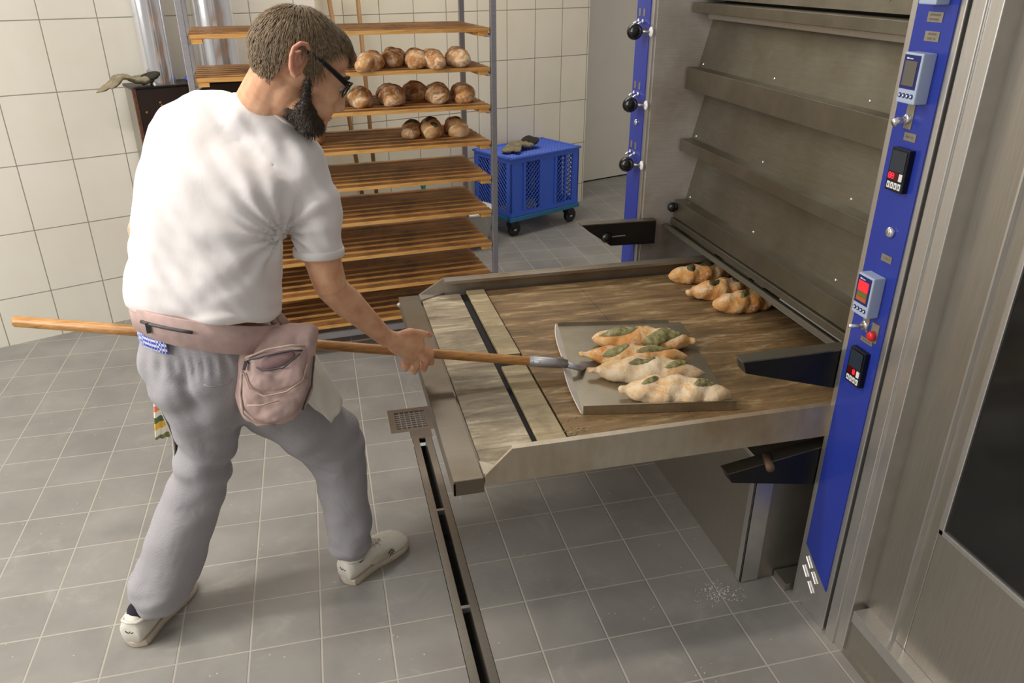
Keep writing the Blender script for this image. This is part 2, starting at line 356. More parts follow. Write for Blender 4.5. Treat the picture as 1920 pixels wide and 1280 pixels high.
wall('wall_back', (3.447, 3.532), 20, -2.75, 0, 0, 2.9, .5, 'wall_b')
wall('wall_right', (3.651, 4.114), 19.7, -.35, 3.0, .012, 2.9, .12, 'panel')
wall('gap_shade_right', (3.651, 4.118), 19.7, -.35, 3.0, 0, .012, .1, 'dark')  # near-black strip painted in for the shaded gap under the panel
# floor drain with its slot, cross bridges and square grate
t = thing('floor_drain', 'long steel slot drain sunk in the grey floor tiles beside the hearth', 'drain', (1.633, -1.6, 0))
obj('channel', join(box(1.594, SLX0, -4, .2, -.006, .001), box(SLX1, 1.672, -4, .2, -.006, .001), box(SLX0-.004, SLX0, -4, .2, -.07, -.004), box(SLX1, SLX1+.004, -4, .2, -.07, -.004), box(1.588, 1.678, .2, .266, -.006, .001)), 'steel', t)
obj('channel_bottom', box(1.58, 1.69, -4, .27, -.095, -.085), 'dark', t)
for y in (-.29, -.78, -1.3): obj('bridge', box(SLX0, SLX1, y-.006, y+.006, -.02, 0), 'steel_l', t)
t = thing('drain_grate', 'square steel drain grate in the floor at the head of the slot drain', 'grate', (1.606, .357, 0))
obj('grate_frame', join(box(1.512, 1.54, .262, .452, -.02, .002), box(1.672, 1.70, .262, .452, -.02, .002), box(1.54, 1.672, .262, .285, -.02, .002), box(1.54, 1.672, .425, .452, -.02, .002)), 'steel', t)
obj('grate_bars', join(*([box(1.54, 1.672, y-.0035, y+.0035, -.012, 0) for y in [.303+.0175*k for k in range(7)]]+[box(x-.002, x+.002, .285, .425, -.016, -.003) for x in [1.562+.022*k for k in range(5)]])), 'steel_l', t)
obj('grate_pit', box(1.54, 1.672, .285, .425, -.079, -.06), 'dark', t)

# ================================================================== deck oven
XF = 2.641
ov = thing('deck_oven', 'tall stainless deck oven with blue control columns and tilted deck doors', 'oven', (2.9, -.26, 0))
YN, YF = -.965, .44       # the opening between the two columns
obj('near_column', join(box(XF, 3.3, -1.125, YN, 0, 2.1, .003)), 'steel_l', ov)
nb = obj('near_blue_panel', prism([(-1.108, .135), (-.988, .215), (-.988, 2.09), (-1.108, 2.09)], 'x', XF-.0035, XF+.001), 'blue', ov, label='blue control panel strip')
obj('column_base', join(*[tube([(XF-.0008, y, z), (XF-.0008, y-.026, z-.024)], .0055, 10) for (y, z) in ((-1.0, .175), (-1.035, .145), (-.992, .135), (-1.028, .103))]), 'steel_l', ov, label='ventilation slots')
obj('far_column', box(XF, 3.3, YF+.003, .612, 0, 2.1, .003), 'steel_l', ov)
obj('far_blue_panel', box(XF-.0035, XF, .472, .606, .05, 2.09), 'blue', ov, label='blue panel strip')
obj('side_wall', box(XF+.012, 3.3, YF-.004, YF+.002, 0, 2.1), 'steel_w', ov)
# tilted deck doors, each with its ledge
def door(z0, z1, xb=2.845, xt=2.892):
    g = prism([(xb, z0), (xt, z1), (xt+.03, z1), (xb+.03, z0)], 'y', YN, YF-.004)
    d = obj('deck_door', g, 'steel_d', ov)
    for (y, k) in ((.395, .93), (-.22, .93), (-.8, .93), (.40, .06), (-.12, .1), (-.62, .1)):
        x = xb+(xt-xb)*k; z = z0+(z1-z0)*k
        obj('rivet', lathe([(.0055, 0), (.005, .002), (.002, .004)], (x, y, z), 10, frame_to((-1, 0, .25))), 'chrome', d, True)
def ledge(z0, z1, lip=None, x0=2.79):
    g = join(box(x0, 2.9, YN, YF-.012, z0, z1, .002)); l = obj('deck_ledge', g, 'steel_d', ov)
    return l
door(1.414, 1.61); door(1.135, 1.33); door(.879, 1.087); door(1.66, 2.0)
ledge(1.615, 1.65); ledge(1.332, 1.414); ledge(1.087, 1.135); ledge(.805, .879)
obj('ledge_lip', box(2.842, 2.9, YN, YF-.05, 1.592, 1.615, .002), 'steel', ov)
obj('lintel', join(box(2.782, 2.87, YN, YF-.006, .775, .8, .002), box(2.80, 2.87, YN, YF-.006, .8, .806)), 'steel_d', ov)
obj('open_hood', prism([(2.74, .768), (2.76, .775), (2.80, .758), (2.875, .69), (2.868, .684)], 'y', YN+.004, YF-.006), 'steel_d', ov, label='open baking deck flap')
for y in (.37, .05, -.35): obj('hood_bolt', lathe([(.007, 0), (.006, .003), (.002, .005)], (2.80, y, .752), 10, frame_to((-.6, 0, .8))), 'chrome', ov, True)
obj('baking_chamber', join(box(3.25, 3.28, YN, YF-.004, .5, .8), box(2.88, 3.28, YN, YF-.004, .775, .79)), 'dark', ov)
obj('upper_core', box(2.93, 3.3, YN, YF, .79, 2.1), 'iron', ov)
# support arms
arm = [(2.356, .844), (2.367, .811), (2.70, .715), (2.70, .846)]
for poly, y0, y1 in ((arm, -.962, -.922), ([(2.358, .492), (2.373, .462), (2.70, .40), (2.70, .546)], -.962, -.922), ([(2.368, .802), (2.40, .775), (2.50, .705), (2.70, .70), (2.70, .80)], .398, .436)):
    a = obj('support_arm', prism(poly, 'y', y0, y1), 'iron', ov, label='black wedge shaped support arm')
    obj('arm_cap', prism([(poly[0][0]-.003, poly[0][1]), (poly[0][0]-.003, poly[0][1]+.004), (poly[-1][0], poly[-1][1]+.004), (poly[-1][0], poly[-1][1])], 'y', y0-.001, y1+.001), 'steel_d', a)
obj('support_pin', tube([(2.47, -.99, .513), (2.49, -.93, .513)], .012, 12), 'peg', ov, True)
k = obj('latch_knob', ell((2.4799, 0.4000, 0.7430), (.024, .024, .024)), 'black', ov, True); obj('latch_pin', tube([(2.4989, 0.4000, 0.7438), (2.5635, 0.4000, 0.7459)], .004, 8), 'chrome', k)
# lower cabinet
cb = obj('lower_cabinet', join(box(2.505, 2.95, -.884, .40, 0, .475, .003)), 'steel', ov)
obj('cabinet_corner_trim', join(box(2.500, 2.562, -.8895, -.8835, .004, .47, .001), box(2.500, 2.5055, -.8895, -.86, .004, .47, .001), box(2.49, 2.90, -.90, .40, .463, .478, .002)), 'steel_l', cb)
obj('cabinet_plinth', box(2.62, 2.9, -.955, -.889, 0, .03), 'steel', ov)
# knobs of the far column: ball grip on a rod out of a white grommet
for z in (1.544, 1.268, 1.026):
    k = obj('damper_knob', ell((2.585, .49, z), (.031, .031, .031)), 'black', ov, True)
    obj('knob_rod', tube([(2.60, .48, z), (XF+.002, .452, z)], .005, 10), 'steel', k, True)
    obj('grommet', lathe([(.019, 0), (.019, .004), (.012, .007)], (XF-.001, .452, z), 16, frame_to((-1, 0, 0))), 'white', k, True)
    for y in (.575, .53):
        s = obj('toggle_switch', join(lathe([(.008, 0), (.008, .006), (.005, .009)], (XF-.003, y, z+.034), 12, frame_to((-1, 0, 0))), tube([(XF-.006, y, z+.034), (XF-.03, y, z+.022)], [.004, .0055], 10)), 'chrome', ov, True)
        obj('switch_label', box(XF-.0045, XF-.0035, y-.0085, y+.0085, z+.052, z+.08), 'tagm', s)
obj('lock', lathe([(.013, 0), (.013, .005), (.009, .009)], (XF-.003, .535, 1.188), 18, frame_to((-1, 0, 0))), 'chrome', ov, True)
k = obj('latch_knob', ell((2.772, .405, .853), (.021, .021, .021)), 'black', ov, True); obj('latch_pin', tube([(2.785, .405, .853), (2.79, .438, .862)], .004, 8), 'chrome', k)
# near column controls, all standing proud of the blue panel
XP = XF-.0035
def seg_digit(y, z, h, wd, ch='8'):
    on = {'8': 'abcdefg', '0': 'abcdef', '5': 'acdfg', '1': 'bc'}[ch]; s = h*.13; r = {'a': (0, h), 'g': (0, h/2), 'd': (0, 0)}; g = []
    for c, (a, b) in r.items():
        if c in on: g.append((y-wd+s, y-s, z+b-s/2, z+b+s/2))
    for c, yy, b in (('f', y, h/2), ('e', y, 0), ('b', y-wd, h/2), ('c', y-wd, 0)):
        if c in on: g.append((yy-s/2, yy+s/2, z+b+s*.4, z+b+h/2-s*.4))
    return g
def controller(y, z, red):
    s = obj('thermostat_unit', box(XP-.034, XP, y-.058, y, z, z+.105, .003), 'bluelite', ov)
    obj('faceplate', box(XP-.0352, XP-.033, y-.052, y-.003, z+.03, z+.1), 'bluedk', s)
    if red:
        obj('screen', box(XP-.0362, XP-.035, y-.046, y-.009, z+.062, z+.088), 'lcdred', s); obj('screen', box(XP-.0362, XP-.035, y-.046, y-.009, z+.048, z+.061), 'lcdgreen', s); obj('screen', box(XP-.0362, XP-.035, y-.046, y-.009, z+.037, z+.0475), 'lcdamber', s)
    else: obj('screen', box(XP-.0362, XP-.035, y-.046, y-.009, z+.037, z+.088), 'lcd', s)
    obj('maker_mark', join(box(XP-.0358, XP-.035, y-.018, y-.011, z+.0915, z+.0945), *[box(XP-.0358, XP-.035, y-.022-k*.004, y-.0195-k*.004, z+.0915, z+.0937) for k in range(3)]), 'white', s)
    for k in range(4):
        b = obj('key_button', lathe([(.0052, 0), (.0052, .0015), (.004, .002)], (XP-.034, y-.010-k*.012, z+.016), 14, frame_to((-1, 0, 0))), 'bluedk', s)
        yy = y-.010-k*.012
        obj('key_symbol', box(XP-.0366, XP-.036, yy-.0022, yy+.0022, z+.0138, z+.0182), 'white', b)
controller(-1.022, 1.500, False); controller(-1.018, .990, True)
def timer(y, z, txt, off):
    s = obj('timer_unit', box(XP-.016, XP, y-.058, y, z, z+.098, .002), 'black', ov)
    obj('timer_glass', box(XP-.0172, XP-.0155, y-.052, y-.005, z+.045, z+.092), 'slate', s)
    obj('digit_window', box(XP-.0172, XP-.0155, y-.038, y-.005, z+.026, z+.044), 'redoff', s)
    g = []
    for k, ch in enumerate(txt):
        if ch != ' ': g += [box(XP-.0182, XP-.0172, a, b, c, d) for a, b, c, d in seg_digit(y-.0075-k*.0098, z+.029, .012, .0068, ch)]
    obj('red_digits', join(*g), 'led', s)
    obj('key_button', box(XP-.018, XP-.016, y-.052, y-.041, z+.026, z+.043, .001), 'white', s)
    for k in range(4):
        yy = y-.007-k*.012; b = obj('key_button', box(XP-.018, XP-.016, yy-.0095, yy, z+.006, z+.021, .001), 'white', s)
        obj('key_symbol', box(XP-.0186, XP-.018, yy-.006, yy-.0035, z+.010, z+.017), 'slate', b)
timer(-1.022, 1.302, '88', 0); timer(-1.022, .795, '  8', 0)
def tag(y, z, wy, wz, rows):
    s = obj('engraved_label', box(XP-.0015, XP, y-wy/2, y+wy/2, z-wz/2, z+wz/2), 'tagm', ov)
    g = []
    random.seed(int(z*1000))
    for r in range(rows):
        zz = z+(rows-1)*.0045-r*.009; n = int(wy*.7/.0035); y0 = y+wy*.36
        for k in range(n):
            if random.random() < .85: g.append(box(XP-.0019, XP-.0015, y0-k*.0036-.0026, y0-k*.0036, zz-.0022, zz+.0022))
    if g: obj('engraving', join(*g), 'tagink', s)
tag(-1.05, 1.675, .045, .02, 2); tag(-1.052, 1.637, .043, .02, 2); tag(-1.052, 1.425, .038, .018, 1); tag(-1.062, 1.14, .036, .017, 1); tag(-1.055, .918, .045, .012, 1)
obj('upper_thermostat', box(XP-.034, XP, -1.082, -1.03, 1.70, 1.80, .003), 'bluelite', ov)
def rotary(y, z, out=True):
    s = obj('switch_plate', box(XP-.002, XP, y-.014, y+.010, z-.022, z+.036), 'tagm', ov)
    obj('rotary_switch', join(lathe([(.011, 0), (.011, .005), (.008, .008)], (XP-.002, y, z), 16, frame_to((-1, 0, 0))), tube([(XP-.006, y, z), (XP-.022, y+.004, z-.004), (XP-.034, y+.006, z-.01)], [.006, .008, .009], 12)), 'chrome', s, True)
rotary(-1.035, 1.463)
obj('lock', lathe([(.013, 0), (.013, .006), (.008, .01)], (XP, -1.058, 1.205), 18, frame_to((-1, 0, 0))), 'chrome', ov, True)
s = obj('switch_plate', box(XP-.002, XP, -1.052, -1.028, .94, .985), 'tagm', ov)
obj('toggle_switch', join(lathe([(.012, 0), (.012, .004)], (XP-.002, -1.04, .955), 16, frame_to((-1, 0, 0))), tube([(XP-.004, -1.04, .955), (XP-.042, -1.03, .953)], [.004, .0045], 10)), 'chrome', s, True)
s = obj('switch_plate', box(XP-.002, XP, -1.09, -1.064, .925, .975), 'tagm', ov)
obj('red_button', lathe([(.0125, 0), (.0125, .008), (.010, .013), (.004, .0145)], (XP-.002, -1.076, .942), 18, frame_to((-1, 0, 0))), 'red', s, True)

# ================================================================== machine to the right of the oven
pr = thing('proofing_cabinet', 'tall stainless cabinet with dark glass door and floor ledge, right of the oven', 'cabinet', (2.9, -1.6, 0))
obj('corner_post', join(box(XF+.02, 2.9, -1.137, -1.125, 0, 2.1), box(XF, 2.9, -1.175, -1.137, .0, 2.1, .003), box(XF+.006, 2.9, -1.212, -1.174, .0, 2.1, .003)), 'steel_l', pr)
obj('seam_gap', box(XF+.012, 2.9, -1.1365, -1.1255, 0.002, 2.1), 'dark', pr)
obj('body', box(2.692, 2.95, -2.6, -1.212, .17, 2.1), 'steel', pr)
dr = obj('door', join(box(2.683, 2.70, -1.375, -1.338, .172, 2.1, .003), box(2.683, 2.70, -2.6, -1.375, .172, .565, .002)), 'steel', pr)
obj('door_edge', prism([(2.692, -1.325), (2.672, -1.333), (2.672, -1.338), (2.692, -1.345)], 'z', .172, 2.1), 'steel_l', dr)
obj('window_seal', join(box(2.680, 2.689, -1.389, -1.375, .555, 2.1, .002), box(2.680, 2.689, -2.6, -1.375, .555, .570, .002)), 'steel_l', dr)
obj('window_glass', box(2.686, 2.70, -2.6, -1.388, .569, 2.1), 'glass', dr)
obj('ledge', join(box(XF, 2.70, -2.6, -1.225, .158, .172, .001), box(XF, XF+.004, -2.6, -1.225, .135, .160)), 'steel_l', pr)
obj('kick_panel', join(box(2.656, 2.70, -2.6, -1.212, .0, .159), box(2.648, 2.66, -2.6, -1.212, 0, .02)), 'steel', pr)

# ================================================================== pulled-out hearth (loader table)
Y0, Y1 = -.97, .28
he = thing('pull_out_hearth', 'pulled out oven hearth, floury brown plates in a steel frame', 'hearth', (2.2, -.35, .56))
obj('side_rail', join(prism([(1.664, .612), (1.735, .682), (2.96, .682), (2.96, .582), (1.664, .582)], 'y', Y0, Y0+.008), prism([(1.737, .674), (1.737, .6815), (2.96, .6815), (2.96, .674)], 'y', Y0+.0081, Y0+.02)), 'fascia', he)
obj('side_rail', join(prism([(1.664, .612), (1.76, .672), (2.96, .672), (2.96, .582), (1.664, .582)], 'y', Y1-.012, Y1), prism([(1.762, .66), (1.762, .6715), (2.96, .6715), (2.96, .66)], 'y', Y1-.045, Y1-.0121)), 'steel_tab', he)
obj('front_lip', join(box(1.583, 1.662, Y0, Y1+.005, .597, .606, .002), box(1.583, 1.589, Y0, Y1+.005, .562, .60, .001), box(1.583, 1.662, Y0, Y0+.005, .562, .60, .001), box(1.583, 1.662, Y1, Y1+.005, .562, .6)), 'steel_lip', he)
obj('lip_bracket', join(box(1.60, 1.628, -.966, -.93, .543, .563, .002), ell((1.583, Y1-.02, .583), (.01, .01, .01), None, 12, 8)), 'steel_l', he)
obj('corner_block', join(prism([(1.662, -.965), (1.735, -.962), (1.662, -.905)], 'z', .60, .615), prism([(1.662, .275), (1.76, .266), (1.662, .21)], 'z', .60, .615)), 'steel_tab', he)
obj('undertray', box(1.60, 2.96, Y0+.01, Y1-.01, .585, .596), 'steel_tab', he)
obj('front_plate', box(1.668, 1.822, -.945, .255, .597, .609, .002), 'stone_f', he, label='pale floury front plate')
obj('cover_strip', box(1.838, 1.918, -.955, -.40, .603, .614, .0015), 'strip', he, label='near pale cover strip')
obj('cover_strip', box(1.848, 1.918, -.335, .255, .608, .621, .0015), 'strip', he, label='far pale cover strip')
obj('strip_gap', box(1.822, 1.93, -.955, .255, .596, .602), 'dark', he)
g = []
for (a, b) in ((1.925, 2.30), (2.3015, 2.68), (2.6815, 2.955)):
    for (c, d) in ((-.955, -.556), (-.5545, -.16), (-.1585, .255)): g.append(box(a, b, c, d, .597, .6125, .0008))
obj('stone_slab', join(*g), 'stone', he, label='brown baked stone slabs')

# ================================================================== peel with bread
A = Vector((1.937, -.491, .664)); Bp = Vector((0.4272, -0.2170, 0.8442))
e1 = Vector((.984, -.176, 0)); e2 = Vector((.176, .984, 0)); O = Vector((1.9980, -0.7480, 0.6160)); O.z = .6135
def TP(f, s, z): return tuple(O+e1*f+e2*s+Vector((0, 0, z)))
def tbox(f0, f1, s0, s1, z0, z1, bev=0):
    R = Matrix((e1, e2, (0, 0, 1))).transposed(); return obox(O+e1*((f0+f1)/2)+e2*((s0+s1)/2)+Vector((0, 0, (z0+z1)/2)), ((f1-f0)/2, (s1-s0)/2, (z1-z0)/2), R, bev)
pe = thing('bread_peel', 'long wooden handled peel with a wide flat steel tray on the hearth', 'peel', tuple(O))
obj('tray', join(tbox(0, .445, 0, .615, 0, .0025)), 'tray', pe)
def flange(s0, s1, h0, h1, hm):
    V, Fc = [], []; n = 14
    for i in range(n+1):
        t = i/n; s = s0+(s1-s0)*t; h = h0+(h1-h0)*t+hm*4*t*(1-t)
        lean = -.036*(h/.03)
        V += [TP(0, s, 0), TP(.002, s, 0), TP(lean+.003, s, h), TP(lean, s, h)]
    for i in range(n):
        for k in range(4): Fc.append((i*4+k, i*4+(k+1) % 4, i*4+4+(k+1) % 4, i*4+4+k))
    Fc += [(3, 2, 1, 0), tuple(n*4+k for k in range(4))]; return V, Fc
obj('rear_flange', join(flange(.0, .275, .006, .020, .010), flange(.335, .615, .019, .008, .008)), 'flour', pe, label='flour covered upturned rear edge')
obj('near_flange', join(tbox(0, .445, -.002, 0, 0, .030, .0008), tbox(0, .445, -.002, .006, .028, .030)), 'tray', pe)
obj('far_flange', join(tbox(0, .40, .615, .617, 0, .014)), 'tray', pe)
d = (Bp-A).normalized()
hd = obj('handle', tube([A, A+d*.02, A+d*1.0, Bp-d*.006, Bp], [.0135, .0145, .0165, .0165, .012], 20), 'handle', pe, True)
sk = obj('socket', join(tube([A+d*.03, A-d*.045, A-d*.09], [.0175, .0165, .014], 18), tube([A-d*.08, A-d*.13+Vector((0, 0, -.012)), Vector(TP(.045, .30, .006)), Vector(TP(.10, .30, .003))], [.013, .014, .018, .012], 14, True, [.010, .008, .004, .0015], (e2.x, e2.y, 0))), 'alu', pe, True)
for k in (0, 1): obj('rivet', ell(A-d*(.0-.02*k)+Vector((-.002, -.015, .006)), (.003, .003, .003), None, 8, 6), 'chrome', sk)

def loaf_geo(L, r, seed, twist=2.2, flat=.82, nub=(1, 1), nseg=64, nr=28, slash=.30, fat=.62):
    """a hand twisted loaf lying along local x, base at z = 0; also returns the surface function"""
    rnd = random.Random(seed); ph = rnd.random()*6.28; off = Vector((seed*3.1, seed*1.7, 0)); bend = rnd.uniform(-.02, .02)
    def S(u, a):
        t = abs(2*u-1); env = (max(0, 1-(t/(.90 if (nub[0] if u < .5 else nub[1]) >= .9 else 1))**2.6))**fat
        nb = nub[0] if u < .5 else nub[1]
        if nb and t > .80: env = max(env, .21*nb*(1-((t-.93)/.075)**4 if t > .93 else 1)) if t < .999 else .0
        tw = cos(a*1.0+twist*2*pi*u+ph); rr = r*env*(1+slash*.55*(abs(tw)**1.5-.5)+.10*noise.noise(Vector((u*7, cos(a), sin(a)))+off)+.075*noise.noise(Vector((u*22, cos(a)*3, sin(a)*3))+off)+.03*noise.noise(Vector((u*60, cos(a)*8, sin(a)*8))+off))
        y = cos(a)*rr*1.08; z = sin(a)*rr*flat
        z = max(z, -r*flat*.62) if env > .4 else z
        return Vector(((u-.5)*L+.004*noise.noise(off+Vector((a, u*9, 2))), y+bend*sin(pi*u), z+r*flat*.62))
    V, Fc = [], []
    for i in range(nseg+1):
        for k in range(nr): V.append(tuple(S(.001+.998*i/nseg, 2*pi*k/nr)))
    for i in range(nseg):
        for k in range(nr):
            a, b = i*nr+k, i*nr+(k+1) % nr; Fc.append((a, b, b+nr, a+nr))
    Fc += [tuple(range(nr-1, -1, -1)), tuple(nseg*nr+k for k in range(nr))]
    zmin = min(v[2] for v in V); V = [(x, y, z-zmin) for x, y, z in V]
    def S2(u, a): p = S(u, a); p.z -= zmin; return p
    return (V, Fc), S2
def herb_geo(S, u0, u1, a0, a1, wd, r, seed):
    V, Fc = [], []; n, m = 18, 7
    for i in range(n+1):
        t = i/n; u = u0+(u1-u0)*t; a = a0+(a1-a0)*t; w2 = wd*(sin(pi*t)**.6+.02)
        for k in range(m+1):
            s = k/m*2-1; p = S(u, a+s*w2); q = S(u, a+s*w2)-Vector((p.x, 0, r*.5)); nn = Vector((0, q.y, q.z)).normalized()
            V.append(tuple(p+nn*(.0008+.0045*(1-s*s)*(sin(pi*t)**.5)*(1+.9*noise.noise(p*90+Vector((seed, 0, 0)))))-(nn*.004 if abs(s) > .99 else nn*0)))
    for i in range(n):
        for k in range(m):
            a = i*(m+1)+k; Fc.append((a, a+1, a+m+2, a+m+1))
    return V, Fc
def loaf(p, q, r, seed, label, mat, group, herbs, hm='herb', cat='bread', z=None, **k):
    p, q = Vector(p), Vector(q); c = (p+q)/2; L = (q-p).length; ang = math.atan2((q-p).y, (q-p).x); c.z = z if z is not None else c.z
    t = thing('bread_loaf', label, cat, tuple(c), ang, group); W = ROOT[t.name]
    (V, Fc), S = loaf_geo(L, r, seed, **k)
    o = obj('crust', ([tuple(W @ Vector(v)) for v in V], Fc), mat, t, True)
    for n_, (u0, u1, a0, a1, wd) in enumerate(herbs):
        V, Fc = herb_geo(S, u0, u1, a0, a1, wd, r, seed+n_); obj('herb_filling', ([tuple(W @ Vector(v)) for v in V], Fc), hm, t, True, label='green herb filling bursting out')
    return t
zt = .6165
G = 'herb loaves on the peel tray'
loaf((2.1705, -0.3257, 0.6300), (2.5028, -0.4286, 0.6300), .049, 3, 'twisted herb loaf on the peel tray, farthest of the four and the greenest', 'crust_b', G, [(.06, .44, 2.1, 1.5, .62), (.46, .88, 2.9, 1.4, .85)], z=zt, nub=(.6, 1.2))
loaf((2.0916, -0.4219, 0.6300), (2.4302, -0.5207, 0.6300), .044, 7, 'herb loaf on the peel tray, second from the far side, with a bare orange tip', 'crust_b', G, [(.20, .46, 2.6, 1.3, .62), (.50, .86, 2.1, 1.3, .42)], z=zt, nub=(1, .6), fat=.8)
loaf((2.0805, -0.5407, 0.6300), (2.4275, -0.6475, 0.6300), .049, 12, 'pale floury herb loaf on the peel tray, second from the near side, tapering left', 'crust', G, [(.34, .58, 2.0, 1.4, .34), (.64, .88, 2.2, 1.2, .45)], z=zt, nub=(1, .5), fat=.8)
loaf((2.1295, -0.6812, 0.6300), (2.4403, -0.7933, 0.6300), .051, 21, 'floury white herb loaf lying along the near edge of the peel tray', 'crust', G, [(.20, .36, 2.0, 1.4, .3), (.64, .86, 2.0, 1.3, .42)], z=zt, nub=(1.3, .5))
G = 'herb loaves at the back of the hearth'
loaf((2.6653, 0.1613, 0.6300), tuple(Vector((2.6653, 0.1613, 0.6300))+Vector((.30, .03, 0))), .05, 31, 'golden herb loaf on the hearth by the oven mouth, farthest from the camera', 'crust_b', G, [(.22, .36, 2.0, 1.5, .6), (.44, .7, 1.7, 1.1, .7)], 'herb_d', z=.6125, nub=(.7, .6))
loaf((2.6580, -0.0194, 0.6300), tuple(Vector((2.6580, -0.0194, 0.6300))+Vector((.31, .035, 0))), .05, 37, 'herb loaf with a knotted tip, middle of the three by the oven mouth', 'crust_b', G, [(.26, .44, 1.9, 1.4, .5), (.6, .76, 1.9, 1.3, .5)], 'herb_d', z=.6125, nub=(1.4, .6))
loaf((2.6999, -0.1588, 0.6300), tuple(Vector((2.6999, -0.1588, 0.6300))+Vector((.29, .035, 0))), .051, 41, 'herb loaf nearest the camera of the three by the oven mouth', 'crust_b', G, [(.3, .52, 2.2, 1.3, .3), (.7, .78, 1.9, 1.3, .5)], z=.6125, nub=(.8, .6))

# ================================================================== bread rack
RA = radians(5.5); RP = Vector((2.1764, 1.1500, 0.9999)); RP.z = 0
ru = Vector((cos(RA), sin(RA), 0)); rv = Vector((-sin(RA), cos(RA), 0)); RM = Matrix((ru, rv, (0, 0, 1))).transposed(); RW = 1.34; RD = .52
def rbox(u0, u1, v0, v1, z0, z1, bev=0): return obox(RP+ru*((u0+u1)/2)+rv*((v0+v1)/2)+Vector((0, 0, (z0+z1)/2)), ((u1-u0)/2, (v1-v0)/2, (z1-z0)/2), RM, bev)
zs = [1.662-.169*i for i in range(10)]
rk = thing('bread_rack', 'wheeled grey metal rack holding slatted wooden boards behind the baker', 'rack', tuple(RP-ru*RW/2+rv*RD/2), RA)
for (u, v) in ((-.013, 0), (-RW+.013, 0), (-.013, RD), (-RW+.013, RD)):
    obj('post', rbox(u-.013, u+.013, v-.013, v+.013, .10, 1.70 if v == 0 else 1.70, .002), 'alu', rk)
    obj('caster', join(obox(RP+ru*u+rv*v+Vector((0, 0, .05)), (.012, .04, .04), RM, .011), rbox(u-.018, u+.018, v-.02, v+.02, .085, .10)), 'rubber', rk)
for v in (0, RD): obj('cross_bar', rbox(-RW+.026, -.026, v-.010, v+.010, .10, .13, .002), 'alu', rk)
obj('cross_bar', rbox(-RW+.026, -.026, RD-.010, RD+.010, 1.665, 1.70, .002), 'alu', rk)
for u in (-.013, -RW+.013): obj('cross_bar', rbox(u-.01, u+.01, .013, RD-.013, .10, .13, .002), 'alu', rk)
for z in zs:
    for sgn, u in ((1, -.030), (-1, -RW+.030)):
        obj('rail', join(rbox(u-.018, u+.018, -.005, RD, z-.008, z-.004), rbox(u+sgn*.014, u+sgn*.018, -.005, RD, z-.008, z+.006)), 'alu', rk)
where = ['topmost slatted wooden board of the rack, almost out of the picture', 'empty slatted wooden board of the rack, second from the top', 'slatted wooden board of the rack under the topmost row of round loaves', 'slatted wooden board of the rack under the middle row of round loaves', 'slatted wooden board of the rack carrying the few dark herb loaves', 'empty slatted wooden board of the rack just below the herb loaves', 'empty slatted wooden board of the rack, fourth from the bottom', 'empty slatted wooden board of the rack, third from the bottom', 'empty slatted wooden board of the rack, second from the bottom', 'lowest slatted wooden board of the rack, just above its bottom bar']
for i, z in enumerate(zs):
    u0, u1 = -RW+.03, -.03; c = RP+ru*((u0+u1)/2)+rv*(RD/2); c.z = z-.004
    t = thing('slatted_board', where[i], 'board', tuple(c), RA, 'slatted boards in the rack')
    for k in range(7):
        v = .0+k*.0755; obj('slat', rbox(u0, u1, v-.006, v+.044, z+.014, z+.032, .0015), 'slat', t)
    for u in (u0+.03, u1-.03): obj('cleat', rbox(u-.022, u+.022, -.004, RD-.012, z-.004, z+.0165, .001), 'slat', t)
ZB = [z+.032 for z in zs]
def ruv(p):
    d_ = Vector(p)-RP; return d_.dot(ru), d_.dot(rv)
def rloaf(p, z, r, L, seed, label, group, dirn=(0.0, 1.0), mat='crust_r', herbs=(), hm='herb_d'):
    p = Vector(p); p.z = z; d_ = (ru*dirn[0]+rv*dirn[1]).normalized()
    return loaf(p-d_*0, p+d_*L, r*1.16, seed, label, mat, group, list(herbs), hm, z=z, twist=1.2, flat=.97, nub=(.0, .0), nseg=44, nr=30, slash=.42, fat=.44)
G = 'loaves on the upper loaf board'
za, zb_, zc = ZB[2], ZB[3], ZB[4]
rloaf((1.5058, 1.2451, 1.3600), za, .044, .24, 51, 'loaf on the upper loaf board, partly hidden by the man\'s forehead', G)
rloaf((1.5502, 1.0479, 1.3600), za, .041, .25, 52, 'long golden loaf lying slanted on the upper loaf board, beside the man\'s forehead', G, (.45, 1))
rloaf((1.7041, 1.1960, 1.3600), za, .041, .24, 53, 'brown loaf second from the left of the five in view on the upper loaf board', G, (.35, 1))
rloaf((1.8046, 1.1071, 1.3600), za, .042, .24, 54, 'round golden loaf in the middle of the five in view on the upper loaf board', G, (.12, 1))
rloaf((1.9068, 1.0818, 1.3600), za, .041, .24, 55, 'pale round loaf second from the right on the upper loaf board', G, (.06, 1))
rloaf((2.0157, 1.1189, 1.3600), za, .042, .24, 56, 'pale streaked loaf at the right end of the upper loaf board', G, (.1, 1))
G = 'loaves on the middle loaf board'
rloaf((1.4692, 1.2096, 1.1900), zb_, .036, .16, 60, 'small flat golden loaf on the middle board right under the man\'s nose', G, (-.7, .6))
rloaf((1.5530, 1.1579, 1.1900), zb_, .043, .22, 61, 'round loaf second from the left on the middle loaf board', G, (.1, 1))
rloaf((1.7022, 1.1678, 1.1900), zb_, .047, .22, 62, 'large brown loaf with a golden tip, third from the left on the middle loaf board', G, (-.05, 1))
rloaf((1.8311, 1.2997, 1.1900), zb_, .043, .20, 63, 'dark brown loaf set back between two lighter ones on the middle loaf board', G, (0, 1))
rloaf((1.9227, 1.1936, 1.1900), zb_, .044, .22, 64, 'glossy brown loaf second from the right on the middle loaf board', G, (.12, 1))
rloaf((2.0330, 1.1828, 1.1900), zb_, .042, .22, 65, 'golden loaf at the right end of the middle loaf board', G, (.12, 1))
